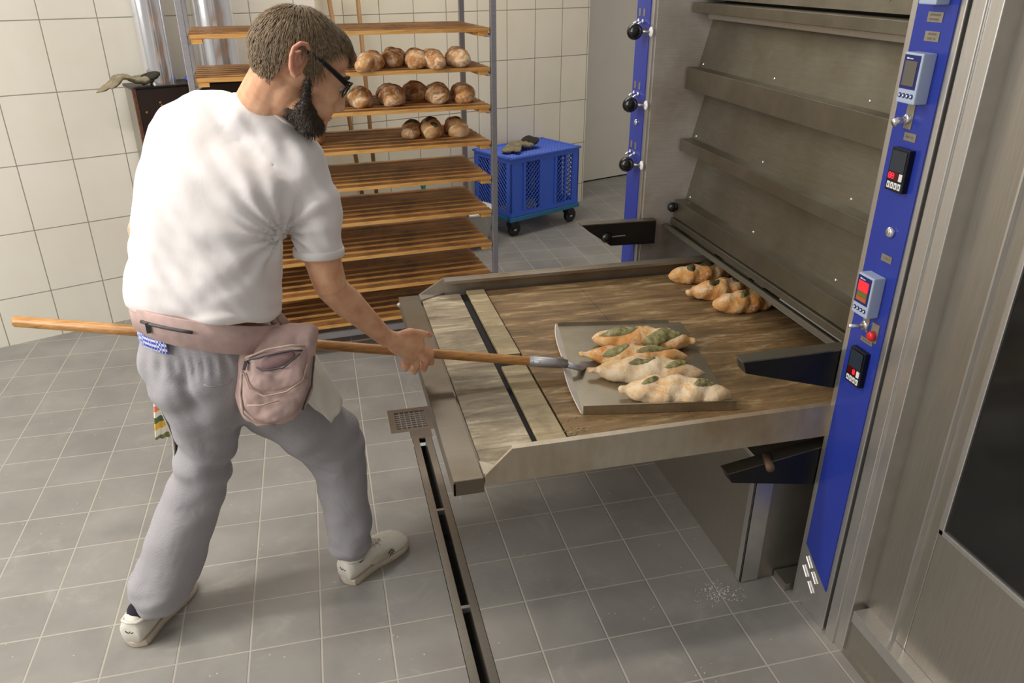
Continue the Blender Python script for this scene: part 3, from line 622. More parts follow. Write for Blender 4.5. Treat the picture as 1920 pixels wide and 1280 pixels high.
G = 'herb loaves on the rack'
rloaf((1.3219, 1.2207, 1.0200), zc, .036, .22, 70, 'slim pale loaf on the herb loaf board just under the man\'s beard', G, (.05, 1), 'crust_b')
rloaf((1.2738, 1.3214, 1.0200), zc, .036, .2, 77, 'loaf mostly hidden behind the man\'s beard on the herb loaf board', G, (.05, 1), 'crust_r')
rloaf((1.7768, 1.2500, 1.0200), zc, .036, .27, 71, 'dark herb loaf at the left of the right-hand group on the herb loaf board', G, (.28, 1), 'crust_r', [(.3, .7, 1.2, 1.9, .7)])
rloaf((1.8788, 1.2382, 1.0200), zc, .042, .25, 72, 'orange herb loaf with a green tip in the middle of the herb loaf board', G, (.22, 1), 'crust_b', [(.05, .22, 2.0, 1.8, .5), (.4, .7, 1.3, 1.9, .7)])
rloaf((2.0215, 1.2300, 1.0200), zc, .041, .25, 73, 'pale herb loaf with a black top at the right end of the herb loaf board', G, (.05, 1), 'crust_b', [(.45, .7, 1.3, 1.9, .7)])

# ================================================================== crate on a dolly, with an oven glove
CA = radians(26); cu = Vector((cos(CA), sin(CA), 0)); cv = Vector((-sin(CA), cos(CA), 0)); CMx = Matrix((cu, cv, (0, 0, 1))).transposed()
CP = Vector((2.62, 2.68, 0)); CL, CD, CH = .66, .42, .41; CZ = .155
def cbox(u0, u1, v0, v1, z0, z1, bev=0): return obox(CP+cu*((u0+u1)/2)+cv*((v0+v1)/2)+Vector((0, 0, (z0+z1)/2)), ((u1-u0)/2, (v1-v0)/2, (z1-z0)/2), CMx, bev)
t = thing('crate_dolly', 'teal wheeled dolly under the blue crate', 'dolly', tuple(CP+cu*CL/2+cv*CD/2), CA)
obj('deck', join(cbox(-.01, CL+.01, -.01, .03, .12, .152, .004), cbox(-.01, CL+.01, CD-.03, CD+.01, .12, .152, .004), cbox(-.01, .04, 0, CD, .12, .152, .004), cbox(CL-.04, CL+.01, 0, CD, .12, .152, .004)), 'dolly', t)
for (u, v) in ((.05, .05), (CL-.05, .05), (.05, CD-.05), (CL-.05, CD-.05)):
    p = CP+cu*u+cv*v; c_ = obj('caster', join(obox(p+Vector((0, 0, .095)), (.03, .03, .025), CMx, .008), obox(p+cu*.02+Vector((0, 0, .075)), (.03, .022, .025), CMx, .006)), 'rubber', t)
    obj('wheel', tube([p+cu*.02+Vector((0, 0, .05))-cv*.015, p+cu*.02+Vector((0, 0, .05))+cv*.015], .05, 22), 'rubber', c_, 'auto')
    obj('hub', tube([p+cu*.02+Vector((0, 0, .05))-cv*.018, p+cu*.02+Vector((0, 0, .05))+cv*.018], .014, 12), 'steel_l', c_, 'auto')
t = thing('plastic_crate', 'blue lattice-sided plastic crate standing upside down on a wheeled dolly', 'crate', tuple(CP+cu*CL/2+cv*CD/2+Vector((0, 0, CZ))), CA)
def lattice(F, a0, a1, b0, b1, pitch, th):
    """diagonal lattice between a0..a1 (along) and b0..b1 (up); F maps (a, b, depth) to the world"""
    gs = []; W_, H_ = a1-a0, b1-b0
    for sg in (1, -1):
        s = -H_
        while s < W_:
            pa = max(0, s); pb = min(W_, s+H_)
            if pb-pa > .004:
                q0 = (pa, pa-s); q1 = (pb, pb-s)
                if sg < 0: q0 = (W_-pa, pa-s); q1 = (W_-pb, pb-s)
                gs.append(tube([F(a0+q0[0], b0+q0[1], 0), F(a0+q1[0], b0+q1[1], 0)], th, 4, True))
            s += pitch
    return join(*gs)
def side(F, L_):
    n = 4 if L_ > .5 else 3; gs = []; wdt = .03
    def slab(a0, a1, b0, b1, th=.012):
        P = [F(a, b, dd) for dd in (-th/2, th/2) for (a, b) in ((a0, b0), (a1, b0), (a1, b1), (a0, b1))]
        return [tuple(p) for p in P], [(0, 1, 2, 3), (7, 6, 5, 4), (0, 4, 5, 1), (1, 5, 6, 2), (2, 6, 7, 3), (3, 7, 4, 0)]
    gs.append(slab(0, L_, 0, .03, .02)); gs.append(slab(0, L_, CH-.03, CH, .014))
    if L_ > .5:
        for (a0, a1) in ((0, .075), (.115, .135), (.27, .29), (.415, .435), (.52, .535), (L_-.065, L_)): gs.append(slab(a0, a1, .03, CH-.03, .012 if a1-a0 > .03 else .022))
        gs.append(slab(.29, .415, .03, CH-.03, .006)); gs.append(slab(.075, .115, .03, CH-.03, .006))
        la = [(.135, .27), (.435, .52), (.535, L_-.065)]
    else:
        for (a0, a1) in ((0, .05), (L_/2-.03, L_/2+.03), (L_-.05, L_)): gs.append(slab(a0, a1, .03, CH-.03))
        la = [(.05, L_/2-.03), (L_/2+.03, L_-.05)]
    return join(*gs), [lattice(F, a, b, .03, CH-.03, .034, .0032) for a, b in la]
def FF(v, flip=1): return lambda a, b, dd: CP+cu*a+cv*(v+dd*flip)+Vector((0, 0, CZ+b))
def FS(u): return lambda a, b, dd: CP+cv*a+cu*(u+dd)+Vector((0, 0, CZ+b))
for F, L_ in ((FF(.006), CL), (FF(CD-.006), CL), (FS(.006), CD), (FS(CL-.006), CD)):
    a, b = side(F, L_); s = obj('side_panel', a, 'crate', t); [obj('lattice', q, 'crate', s) for q in b]
top = obj('top_rim', join(cbox(-.012, CL+.012, -.012, .02, CZ+CH, CZ+CH+.014, .004), cbox(-.012, CL+.012, CD-.02, CD+.012, CZ+CH, CZ+CH+.014, .004), cbox(-.012, .02, 0, CD, CZ+CH, CZ+CH+.014, .004), cbox(CL-.02, CL+.012, 0, CD, CZ+CH, CZ+CH+.014, .004)), 'crate', t)
FT = lambda a, b, dd: CP+cu*a+cv*b+Vector((0, 0, CZ+CH+.008))
obj('top_lattice', join(lattice(FT, .02, CL-.02, .02, CD-.02, .030, .0045), cbox(.02, CL-.02, .02, CD-.02, CZ+CH-.002, CZ+CH+.002)), 'crate', t)
def glove(name, c, ang, s, label, mats=('khaki', 'khaki_d'), seed=1, sag=0):
    """a limp oven glove: flattened mitt with thumb and an open dark cuff"""
    t = thing(name, label, 'oven glove', tuple(c), ang); W = ROOT[t.name]
    g = join(ell((0, 0, .02), (.16*s, .062*s, .018*s)), ell((.05*s, .05*s, .022), (.07*s, .03*s, .016*s), RZ(.6)), ell((-.11*s, 0, .024), (.07*s, .07*s, .022*s)))
    g = remesh(g, .007, 3); g = displace(g, lambda p, n: .009*noise.noise(p*22+Vector((seed, 0, 0)))+.004*noise.noise(p*60))
    def bend(p): return Vector((p[0], p[1], max(p[2], .002)+.0*p[0]-sag*max(0, p[0]-.03)**1.2+.35*max(0, -p[0]-.08)**1.1+.03*math.exp(-((p[0]+.0)/.05)**2)))
    V = [tuple(W @ bend(v)) for v in g[0]]; obj('mitt', (V, g[1]), mats[0], t, True)
    g = join(ell((-.15*s, .01*s, .03), (.055*s, .075*s, .024*s))); g = remesh(g, .007, 2); g = displace(g, lambda p, n: .010*noise.noise(p*26+Vector((seed, 3, 0))))
    V = [tuple(W @ bend(v)) for v in g[0]]; obj('cuff', (V, g[1]), mats[1], t, True, label='dark scorched cuff'); return t
glove('oven_glove', CP+cu*.19+cv*.17+Vector((0, 0, CZ+CH+.014)), CA+pi+.2, 1.0, 'crumpled khaki oven glove lying on the blue crate', seed=3)

# ================================================================== dark cabinet with steel chimneys behind the baker
BA = radians(21.7); bu = Vector((cos(BA), sin(BA), 0)); bv = Vector((-sin(BA), cos(BA), 0)); BMx = Matrix((bu, bv, (0, 0, 1))).transposed()
BP = Vector((0.5057, 1.6400, 1.2473)); BZ = BP.z; BP.z = 0
def bbox_(u0, u1, v0, v1, z0, z1, bev=0): return obox(BP+bu*((u0+u1)/2)+bv*((v0+v1)/2)+Vector((0, 0, (z0+z1)/2)), ((u1-u0)/2, (v1-v0)/2, (z1-z0)/2), BMx, bev)
t = thing('flour_sifter_cabinet', 'dark brown cabinet with grey steel side standing at the tiled wall behind the man', 'cabinet', tuple(BP+bu*.4+bv*.12), BA)
BDp = .235
obj('front_panel', bbox_(0, .82, 0, .02, .03, BZ, .002), 'cabinet', t)
obj('carcass', bbox_(.004, .80, .02, BDp, .03, BZ-.012), 'steel', t); obj('top_plate', bbox_(-.004, .82, .0, BDp, BZ-.012, BZ, .002), 'cabinet', t)
obj('corner_trim', bbox_(-.006, .008, -.002, .022, .0, BZ-.002, .001), 'bristle', t); obj('foot', join(*[bbox_(a, a+.05, b, b+.05, 0, .03) for a in (.02, .74) for b in (.02, .17)]), 'rubber', t)
for (u, z) in ((.11, BZ-.075), (.115, BZ-.09), (.04, BZ-.115)): obj('screw', lathe([(.006, 0), (.004, .003)], tuple(BP+bu*u+Vector((0, 0, z))), 10, frame_to(tuple(-bv))), 'brass', t)
c1 = BP+bu*.155+bv*.125; c2 = BP+bu*.46+bv*.12
o = obj('steel_chimney', lathe([(.074, BZ), (.074, 2.6), (.07, 2.6)], tuple(Vector((c1.x, c1.y, 0))), 48), 'chrome', None, 'auto', 'shiny steel pipe rising from the dark cabinet, left of the rack post', 'pipe', 'steel pipes on the cabinet')
o = obj('steel_chimney', lathe([(.100, BZ), (.100, 2.6), (.09, 2.6)], tuple(Vector((c2.x, c2.y, 0))), 48), 'chrome', None, 'auto', 'wider shiny steel pipe on the dark cabinet, seen through the rack boards', 'pipe', 'steel pipes on the cabinet')
glove('oven_glove', BP-bu*.025+bv*.07+Vector((0, 0, BZ)), BA+pi+.15, .85, 'khaki oven glove hanging over the corner of the dark brown cabinet', seed=8, sag=.5)
g = displace(remesh(ell((c1+bu*.14-bv*.02).to_tuple()[:2]+(BZ+.014,), (.028, .02, .014)), .004, 1), lambda p, n: .004*noise.noise(p*70)); obj('blue_wad', g, 'crate', None, True, 'small crumpled blue wad on the dark cabinet beside the shiny pipe', 'wad')

# ================================================================== brooms, squeegee and bowl at the back wall
def broom(p, q, wdt, seed, label):
    p, q = Vector(p), Vector(q); d_ = (q-p).normalized(); t = thing('broom', label, 'broom', tuple(p), 0, 'brooms against the back wall')
    obj('stick', tube([p+d_*.14, q], .0135, 12), 'stick', t, True); obj('head', obox(p+d_*.11, (wdt, .024, .022), frame_to(d_) @ Matrix.Identity(3), .006), 'stick', t)
    obj('bristles', obox(p+d_*.052, (wdt*.95, .03, .04), None, .006), 'bristle', t)
b0 = Vector((1.7323, 3.2968, 0.0000))
broom((1.6921, 2.7200, 0.1474), (1.6663, 2.7800, 1.6782), .11, 1, 'broom leaning on the back wall behind the rack, right of the pair')
broom((1.6074, 2.6600, 0.1529), (1.4861, 2.7600, 1.6793), .06, 2, 'broom leaning on the back wall behind the rack, left of the pair')
t = thing('squeegee', 'green hand tool hanging low on the back wall, seen between the rack boards', 'tool', (2.0442, 2.9000, 0.3622))
obj('grip', tube([(2.0299, 2.9000, 0.3822), (2.0343, 2.9000, 0.3165), (2.0285, 2.9000, 0.1202)], [.022, .008, .008], 10), 'green', t, True); obj('blade', tube([(2.0037, 2.8800, 0.1437), (2.0682, 2.9000, 0.1373)], .022, 10), 'green', t)
cB = Vector((2.28, 2.62, 0)); t = thing('steel_bowl', 'large pale grey bowl on the floor behind the rack beside the crate', 'bowl', (cB.x, cB.y, 0))
obj('bowl_body', lathe([(.10, .0), (.15, .05), (.18, .14), (.19, .26), (.195, .265), (.18, .265), (.17, .14), (.12, .06), (.02, .03)], (cB.x, cB.y, 0), 40), 'bowl', t, 'auto'); obj('bowl_rim', lathe([(.192, .258), (.202, .26), (.202, .27), (.192, .272)], (cB.x, cB.y, 0), 40), 'white', t, 'auto')

# spilt flour and crumbs
def specks(n, cx, cy, z, sx, sy, r0, r1, seed):
    rd = random.Random(seed); gs = []
    for _ in range(n):
        x, y = rd.gauss(cx, sx), rd.gauss(cy, sy); r = rd.uniform(r0, r1); gs.append(ell((x, y, z+r*.25), (r, r*rd.uniform(.6, 1), r*.4), None, 6, 4))
    return join(*gs)
obj('flour_spill', specks(170, 2.42, -.915, 0, .035, .022, .0007, .0022, 4), 'flour', None, kind='stuff', label='small spill of white flour on the floor tiles by the oven base', cat='flour')
obj('bread_crumbs', specks(60, 1.94, -.83, .613, .03, .035, .0014, .0036, 9), 'strip', None, kind='stuff', label='pale crumbs scattered on the hearth left of the peel tray', cat='crumbs')

# ================================================================== the baker
man = thing('person', 'man in white shirt and checked trousers leaning over to push a bread peel', 'person', (1.0, -.58, 0))
UR = Vector((.94, -.30, -.10)).normalized()      # towards his right side
def loft(rings, U=UR, n=36, pw=2.3):
    """rings: (centre, half width, half depth); cross sections square to the spine"""
    V, Fc = [], []; m = len(rings); P = [Vector(r[0]) for r in rings]
    for i, (c, a, b) in enumerate(rings):
        d = (P[min(i+1, m-1)]-P[max(i-1, 0)]).normalized(); u = (U-d*U.dot(d)).normalized(); v = d.cross(u)
        for k in range(n):
            t = 2*pi*k/n; x = math.copysign(abs(cos(t))**(2/pw), cos(t)); y = math.copysign(abs(sin(t))**(2/pw), sin(t)); V.append(tuple(Vector(c)+u*a*x+v*b*y))
    for i in range(m-1):
        for k in range(n):
            p, q = i*n+k, i*n+(k+1) % n; Fc.append((p, q, q+n, p+n))
    Fc += [tuple(range(n-1, -1, -1)), tuple((m-1)*n+k for k in range(n))]; return V, Fc
def snap(pts, g, off=0.):
    """move points onto the nearest vertex of a surface"""
    out = []
    for p in pts:
        p = Vector(p); q = min(g[0], key=lambda v: (v[0]-p.x)**2+(v[1]-p.y)**2+(v[2]-p.z)**2); out.append(Vector(q)+(Vector((0, -1, .2)) * off))
    return out
# --- head frame
HC = Vector((1.3165, -0.6000, 1.5905)); pt, yw = radians(35), radians(15)
hf = Vector((cos(pt)*cos(yw), cos(pt)*sin(yw), -sin(pt))); hu = Vector((sin(pt)*cos(yw), sin(pt)*sin(yw), cos(pt))); hl = hu.cross(hf)
HM = Matrix((hf, hl, hu)).transposed()
def H(f, l, u): return HC+hf*f+hl*l+hu*u
def hell(f, l, u, r, R=None): return ell(H(f, l, u), r, HM @ R if R else HM)
RYm = lambda a: Matrix.Rotation(a, 3, 'Y')
S_R = Vector((1.3093, -0.5800, 1.3188)); EL_R = Vector((1.3362, -0.5800, 1.0015)); WR_R = Vector((1.4717, -0.4880, 0.7995))
S_L = Vector((0.9931, -0.4700, 1.3462)); EL_L = Vector((0.8813, -0.4500, 1.1550))
def onh(t): return A+d_h*t
d_h = (Bp-A).normalized()
HL = onh(1.02)                       # where the hidden left hand holds the handle
neck0 = Vector((1.2045, -0.5000, 1.4335))
body = [hell(0, 0, 0, (.094, .075, .093)), hell(-.028, 0, -.015, (.068, .068, .070)), hell(.062, 0, .032, (.050, .060, .043)),
        hell(.074, 0, -.030, (.052, .060, .060)), hell(.068, 0, -.085, (.060, .051, .042)), hell(.116, 0, -.112, (.022, .026, .020)), hell(.108, 0, .008, (.018, .046, .014)), hell(.100, -.02, -.075, (.03, .03, .03)), hell(.100, .02, -.075, (.03, .03, .03)),
        cone(H(.116, 0, .004), H(.146, 0, -.053), .009, .0115), cone(H(.108, 0, -.02), H(.132, 0, -.060), .012, .013), hell(.137, .010, -.062, (.011, .008, .008)), hell(.137, -.010, -.062, (.011, .008, .008)),
        hell(.126, 0, -.085, (.010, .022, .006)), hell(.125, 0, -.094, (.010, .020, .006)), hell(.092, .042, -.042, (.026, .020, .026)), hell(.092, -.042, -.042, (.026, .020, .026)),
        hell(.106, -.03, -.010, (.012, .016, .010)), hell(.106, .03, -.010, (.012, .016, .010)),
        cone(H(-.022, 0, -.06), neck0+Vector((-.015, 0, 0)), .054, .060), cone(H(.01, -.008, -.075), neck0+Vector((.02, .0, .01)), .044, .052), cone(H(-.03, -.03, -.07), Vector((1.2407, -0.5400, 1.4386)), .022, .024),
        cone(neck0, S_R+Vector((-.02, 0, -.02)), .05, .036), cone(neck0, S_L, .05, .04)]
# trunk and legs inside the clothes
body += [loft([((1.0035, -0.5700, 0.8776), .12, .10), ((1.0176, -0.5700, 0.9983), .135, .10), ((1.0627, -0.5400, 1.1857), .145, .10), ((1.1198, -0.5100, 1.3242), .15, .08), ((1.1575, -0.5050, 1.3937), .09, .05)])]
LL = [(0.9376, -0.6000, 0.8214), (0.9351, -0.5400, 0.5155), (0.7030, -0.6400, 0.0565)]; RL = [(1.1104, -0.5500, 0.7744), (1.2908, -0.4700, 0.4522), (1.3109, -0.5600, 0.0577)]
body += [cone(LL[0], LL[1], .08, .052), cone(LL[1], LL[2], .050, .034), cone(RL[0], RL[1], .08, .052), cone(RL[1], RL[2], .050, .034)]
# right arm
fa = WR_R-EL_R
body += [cone(S_R+Vector((-.01, 0, -.02)), EL_R, .045, .040), cone(Vector((1.3194, -0.5850, 1.0943)), Vector((1.3323, -0.5850, 1.0189)), .048, .044), cone(EL_R, EL_R+fa*.30, .041, .043), cone(EL_R+fa*.25, WR_R, .043, .026)]
# left arm down to the handle
WR_L = HL+Vector((-.03, -.055, .06)); body += [cone(S_L, EL_L, .05, .040), cone(EL_L, WR_L, .042, .027), cone(WR_L, HL+Vector((0, -.022, .022)), .027, .026)]
hd_u = Vector((0, 0, 1))
for k in range(4):                                     # left fingers wrap round the handle
    c = HL+d_h*(-.03+.02*k); body += [chain([c+Vector((0, -.026, .014)), c+Vector((0, -.005, .030)), c+Vector((0, .022, .014)), c+Vector((0, .018, -.012))], [.009, .0088, .0084, .0075], 10)]
body += [chain([HL+d_h*.03+Vector((0, -.03, .01)), HL+d_h*.045+Vector((0, -.028, -.012)), HL+d_h*.04+Vector((0, -.008, -.024))], [.011, .010, .009], 10)]
# right hand: palm over the handle, fingers down and round it, thumb out along the top
palm = [cone(WR_R, (1.5121, -0.4700, 0.7709), .0265, .027), cone((1.4994, -0.4750, 0.7765), (1.5674, -0.4600, 0.7439), .024, .021), cone((1.5016, -0.4750, 0.7622), (1.5476, -0.4650, 0.7165), .024, .019), cone((1.5030, -0.4750, 0.7830), (1.5721, -0.4550, 0.7588), .021, .017)]
fing = [([(1.5792, -0.4580, 0.7487), (1.6080, -0.4620, 0.7204), (1.6085, -0.4450, 0.6774), (1.5890, -0.4050, 0.6673)], [.0125, .0108, .0095, .0085]),
        ([(1.5681, -0.4620, 0.7305), (1.5898, -0.4680, 0.6966), (1.5842, -0.4480, 0.6580), (1.5666, -0.4080, 0.6604)], [.012, .0102, .0092, .0082]),
        ([(1.5479, -0.4650, 0.7218), (1.5632, -0.4680, 0.6836), (1.5544, -0.4480, 0.6525), (1.5419, -0.4080, 0.6634)], [.0115, .0097, .0087, .0078]),
        ([(1.5256, -0.4650, 0.7227), (1.5347, -0.4660, 0.6897), (1.5274, -0.4480, 0.6651), (1.5205, -0.4120, 0.6717)], [.0105, .0088, .0078, .007])]
thumb = ([(1.5034, -0.4750, 0.7899), (1.5459, -0.4650, 0.7980), (1.5815, -0.4550, 0.7860), (1.6073, -0.4500, 0.7738)], [.015, .0125, .0105, .009])
body += palm+[chain(p, r, 12) for p, r in fing+[thumb]]
gb = remesh(join(*body), .0042, 3, .5)
obj('body', gb, 'skin', man, True)
# shoulders of the fingers get nails on the thumb only (the others are turned away)
obj('lips', join(hell(.131, 0, -.0865, (.008, .018, .0035)), hell(.129, 0, -.0925, (.008, .017, .004))), 'ear', man, True)
obj('thumb_nail', ell(Vector((1.6029, -0.4620, 0.7851)), (.006, .0016, .0045), RZ(.4), 10, 6), 'ear', man, True)
# eyes
for s in (-1, 1):
    e = obj('eye', hell(.106, s*.031, -.017, (.012, .0125, .0115)), 'white', man, True); obj('iris', hell(.116, s*.031, -.020, (.003, .0055, .0055)), 'iron', e, True)
    obj('eyebrow', chain([H(.118, s*.014, .010), H(.117, s*.034, .015), H(.104, s*.052, .008)], [.004, .005, .003], 8), 'beard', man, True)
# ears: outer rim, bowl and lobe
for s in (-1, 1):
    def E(f, l, u): return H(-.014+f, s*(.078+l), -.014+u)
    rim = tube([E(.016, .0, -.022), E(.008, .006, -.034), E(-.006, .009, -.026), E(-.020, .016, -.004), E(-.024, .019, .014), E(-.016, .018, .030), E(-.002, .013, .036), E(.010, .006, .030), E(.014, .0, .016)], [.006, .0075, .0065, .0055, .0055, .0055, .0055, .005, .004], 10)
    inn = tube([E(.004, .004, -.014), E(-.008, .009, -.006), E(-.012, .011, .008), E(-.004, .009, .018)], [.005, .005, .0045, .004], 8)
    cup = ell(E(-.004, .002, .0), (.017, .006, .030), HM)
    obj('ear', remesh(join(rim, inn, cup, ell(E(.004, .004, -.030), (.009, .006, .010), HM)), .0022, 3), 'ear', man, True)
# --- hair: a cap over the skull plus combed locks
def keep_hair(f, l, u):
    if u > .082: return True
    if f > .050: return u > .058+.1*abs(l)
    if f > .006: return u > (.040-.6*(.050-f) if f > .034 else -.034)
    if f > -.038: return u > .020
    return u > -.112-.25*(f+.05)
def cap_point(th, ph_, k=1.0):
    p = Vector((.105*sin(th)*cos(ph_), .084*sin(th)*sin(ph_), .102*cos(th)))
    if p.x < 0 and p.z < 0: p = Vector((p.x*(1-.15*(-p.z/.108)), p.y*(1-.12*(-p.z/.108)), p.z*1.12))
    if p.x > .06 and p.z > .02: p = p+Vector((.003, 0, .002))*min(1, (p.x-.06)/.03)
    an = math.atan2(p.z, p.x); p = p*(1+.20*math.exp(-((an-.80)/.42)**2)*max(0, 1-(abs(p.y)/.085)**2)+.05*math.exp(-((an-3.6)/.6)**2)+.05*math.exp(-((an+2.68)/.6)**2))
    return p*k
V, Fc, n1_, m1_ = [], [], 72, 54; kp = {}
for i in range(m1_+1):
    for k in range(n1_): V.append(cap_point(.001+pi*i/m1_, 2*pi*k/n1_))
sel = []
for i in range(m1_):
    for k in range(n1_):
        q = (i*n1_+k, i*n1_+(k+1) % n1_, (i+1)*n1_+(k+1) % n1_, (i+1)*n1_+k); c = sum((V[j] for j in q), Vector())/4
        if keep_hair(*c): sel.append(q)
outer = V; inner = [v*.90 for v in V]; nV = len(V); Fc = list(sel)+[tuple(j+nV for j in reversed(q)) for q in sel]
ed = {}
for q in sel:
    for a, b in zip(q, q[1:]+q[:1]): ed[(a, b)] = 1
for (a, b) in ed:
    if (b, a) not in ed: Fc.append((b, a, a+nV, b+nV))
V2 = []
for j, v in enumerate(outer): V2.append(v*(1+.020*noise.noise(Vector((v.x*18, v.y*60, v.z*22)))+.018*noise.noise(v*34)))
hair = obj('hair', ([tuple(H(*v)) for v in V2]+[tuple(H(*v)) for v in inner], Fc), 'hair', man, True)
rnd = random.Random(5); gs = []
def lock(p, dirv, nrm, L, wd, curl=.0, n=4):
    """one thin tapered lock lying along the head"""
    side = dirv.cross(nrm).normalized(); V, Fc = [], []
    for i in range(n+1):
        t = i/n; c = p+dirv*L*t+nrm*(.0035*sin(pi*min(1, t*1.2))+curl*t*t); ww = wd*(1-t)**.6+.0002
        V += [c-side*ww, c+nrm*ww*.6, c+side*ww]
    for i in range(n): a = i*3; Fc += [(a, a+1, a+4, a+3), (a+1, a+2, a+5, a+4)]
    return V, Fc
crown = Vector((-.05, 0, .095)); Vh, Fh = [], []
for _ in range(9000):
    th = math.acos(rnd.uniform(-1, 1)); ph_ = rnd.uniform(0, 2*pi); p = cap_point(th, ph_)
    if not keep_hair(*p): continue
    nrm = Vector((p.x/.0125, p.y/.0079, p.z/.0117)).normalized(); away = p-crown; away -= nrm*away.dot(nrm)
    if away.length < .004: continue
    dv = (away.normalized()+Vector((0, 0, -.35 if p.x < .02 else -.05))+Vector((.5 if p.x > .0 else 0, 0, 0))+Vector([rnd.uniform(-.28, .28) for _ in range(3)])); dv -= nrm*dv.dot(nrm); dv.normalize()
    g = lock(p*1.0, dv, nrm, rnd.uniform(.020, .042) if p.z > -.02 else rnd.uniform(.008, .018), rnd.uniform(.0005, .0012), rnd.uniform(-.002, .004))
    b = len(Vh); Vh += [tuple(H(*v)) for v in g[0]]; Fh += [tuple(i+b for i in q) for q in g[1]]
obj('hair_locks', (Vh, Fh), 'hair', hair, True, fix=False, kind='stuff')
# --- beard
bd = []
for s in (-1, 1): bd += [chain([H(.024, s*.070, -.020), H(.034, s*.067, -.055), H(.052, s*.059, -.090), H(.082, s*.042, -.112), H(.112, s*.018, -.122)], [.005, .009, .014, .019, .019], 12), chain([H(.05, s*.045, -.105), H(.09, s*.022, -.128), H(.112, 0, -.132)], [.015, .019, .018], 12)]
bd += [hell(.112, 0, -.118, (.020, .028, .020)), hell(.075, 0, -.118, (.045, .04, .02))]
gbd = displace(remesh(join(*bd), .004, 2), lambda p, n: .0035*noise.noise(p*150)); beard = obj('beard', gbd, 'beard', man, True)
N = normals(gbd); Vh, Fh = [], []
for j in range(0, len(gbd[0]), 2):
    p, nn = Vector(gbd[0][j]), N[j]; dv = (-hu*.8+hf*.25+nn*.35+Vector([rnd.uniform(-.4, .4) for _ in range(3)])).normalized()
    g = lock(p, dv, nn, rnd.uniform(.006, .013), .0006, 0, 2); b = len(Vh); Vh += [tuple(v) for v in g[0]]; Fh += [tuple(i+b for i in q) for q in g[1]]
obj('beard_hairs', (Vh, Fh), 'beard', beard, True, fix=False, kind='stuff')
# --- glasses
gl = obj('glasses', join(*[tube([H(-.008, s*.087, .010), H(.03, s*.086, .010), H(.07, s*.081, .004), H(.108, s*.074, -.002)], [.0035, .005, .0062, .0068], 10, True, [.0018]*4, tuple(hu)) for s in (-1, 1)], *[tube([H(.112, s*.070, .004), H(.128, s*.045, .008), H(.137, s*.012, .002), H(.136, s*.010, -.018), H(.128, s*.030, -.030), H(.112, s*.066, -.024), H(.112, s*.070, .004)], .0024, 8, False) for s in (-1, 1)], tube([H(.137, -.012, .002), H(.140, 0, .004), H(.137, .012, .002)], .0022, 8)), 'iron', man, True)
for s in (-1, 1): obj('lens', obox(H(.123, s*.042, -.011), (.0008, .027, .015), HM @ RZ(s*.38), .0005), 'lens', gl)
# --- shirt
tor = loft([((1.0116, -0.5750, 0.9740), 0.1858, .128), ((1.0141, -0.5750, 0.9977), 0.1895, .135), ((1.0208, -0.5700, 1.0423), 0.1877, .135), ((1.0381, -0.5600, 1.1236), 0.1810, .13), ((1.0640, -0.5450, 1.2147), 0.1848, .13),
            ((1.0982, -0.5250, 1.2915), 0.1961, .13), ((1.1281, -0.5100, 1.3463), 0.2077, .108), ((1.1420, -0.5050, 1.3827), 0.1910, .086), ((1.1602, -0.5100, 1.4101), 0.1430, .060), ((1.1808, -0.5150, 1.4293), 0.0950, .044), ((1.1950, -0.5200, 1.4397), 0.0606, .034)], pw=2.5)
sl = [cone(Vector((1.1804, -0.5450, 1.4494)), Vector((1.2384, -0.5520, 1.4179)), .052, .056), cone(Vector((1.2079, -0.5200, 1.4239)), Vector((1.2899, -0.5620, 1.3397)), .062, .068), cone(Vector((1.2254, -0.5400, 1.3881)), Vector((1.2868, -0.5620, 1.3133)), .07, .07), cone(Vector((1.2894, -0.5550, 1.3356)), Vector((1.3178, -0.5750, 1.2167)), 0.0639, 0.0679), cone(Vector((1.3196, -0.5750, 1.2332)), Vector((1.3155, -0.5800, 1.1335)), 0.0663, 0.0606),
      cone(Vector((1.0023, -0.4900, 1.3552)), Vector((0.9497, -0.4650, 1.2831)), 0.0557, 0.0517), tube([Vector((1.3162, -0.5780, 1.1643)), Vector((1.3128, -0.5820, 1.0953))], [0.0633, 0.0646], 28)]
gs = remesh(join(tor, *sl), .0075, 9, .5)
WC = Vector((1.2317, -0.6200, 1.1697)); HIP = Vector((1.0054, -0.5700, 0.9392)); LB = Vector((0.9925, -0.6600, 1.2006))
def folds(p, n):
    q = p-WC; r = q.length; a = math.atan2(q.z, q.x+.001)
    arm = .0075*math.exp(-(r/.16)**2)*sin(a*13+5*noise.noise(p*7))*min(1, r/.03)
    low = .0075*max(0, 1-abs(p.z-HIP.z-.17)/.17)*noise.noise(Vector((p.x*5+1.5*p.z, p.y*4, p.z*24+p.x*9)))
    diag = (.0035+.003*max(0, min(1, (1.25-p.z)/.15)))*noise.noise(Vector(((p.x+p.z*.55)*30, p.y*8, (p.z-p.x*.5)*6)))
    hem = .006*math.exp(-((p.z-HIP.z-.035)/.02)**2)*noise.noise(Vector((p.x*14, p.y*9, 1)))+.010*math.exp(-((p.z-HIP.z-.028-.02*sin(p.x*19))/.016)**2)
    return arm+low*.9+diag+hem+.0035*noise.noise(p*12)
HV = Vector((.25, .97, 0))
gs = displace(gs, folds); gs = ([(x, y, z+.17*max(-.02, -(Vector((x, y, z))-HIP).dot(HV))*max(0, 1-max(0, z-HIP.z)/.16)) for x, y, z in gs[0]], gs[1]); shirt = obj('shirt', gs, 'shirt', man, True)
def ringband(pts, r, n=10): return tube(pts, r, n, False)
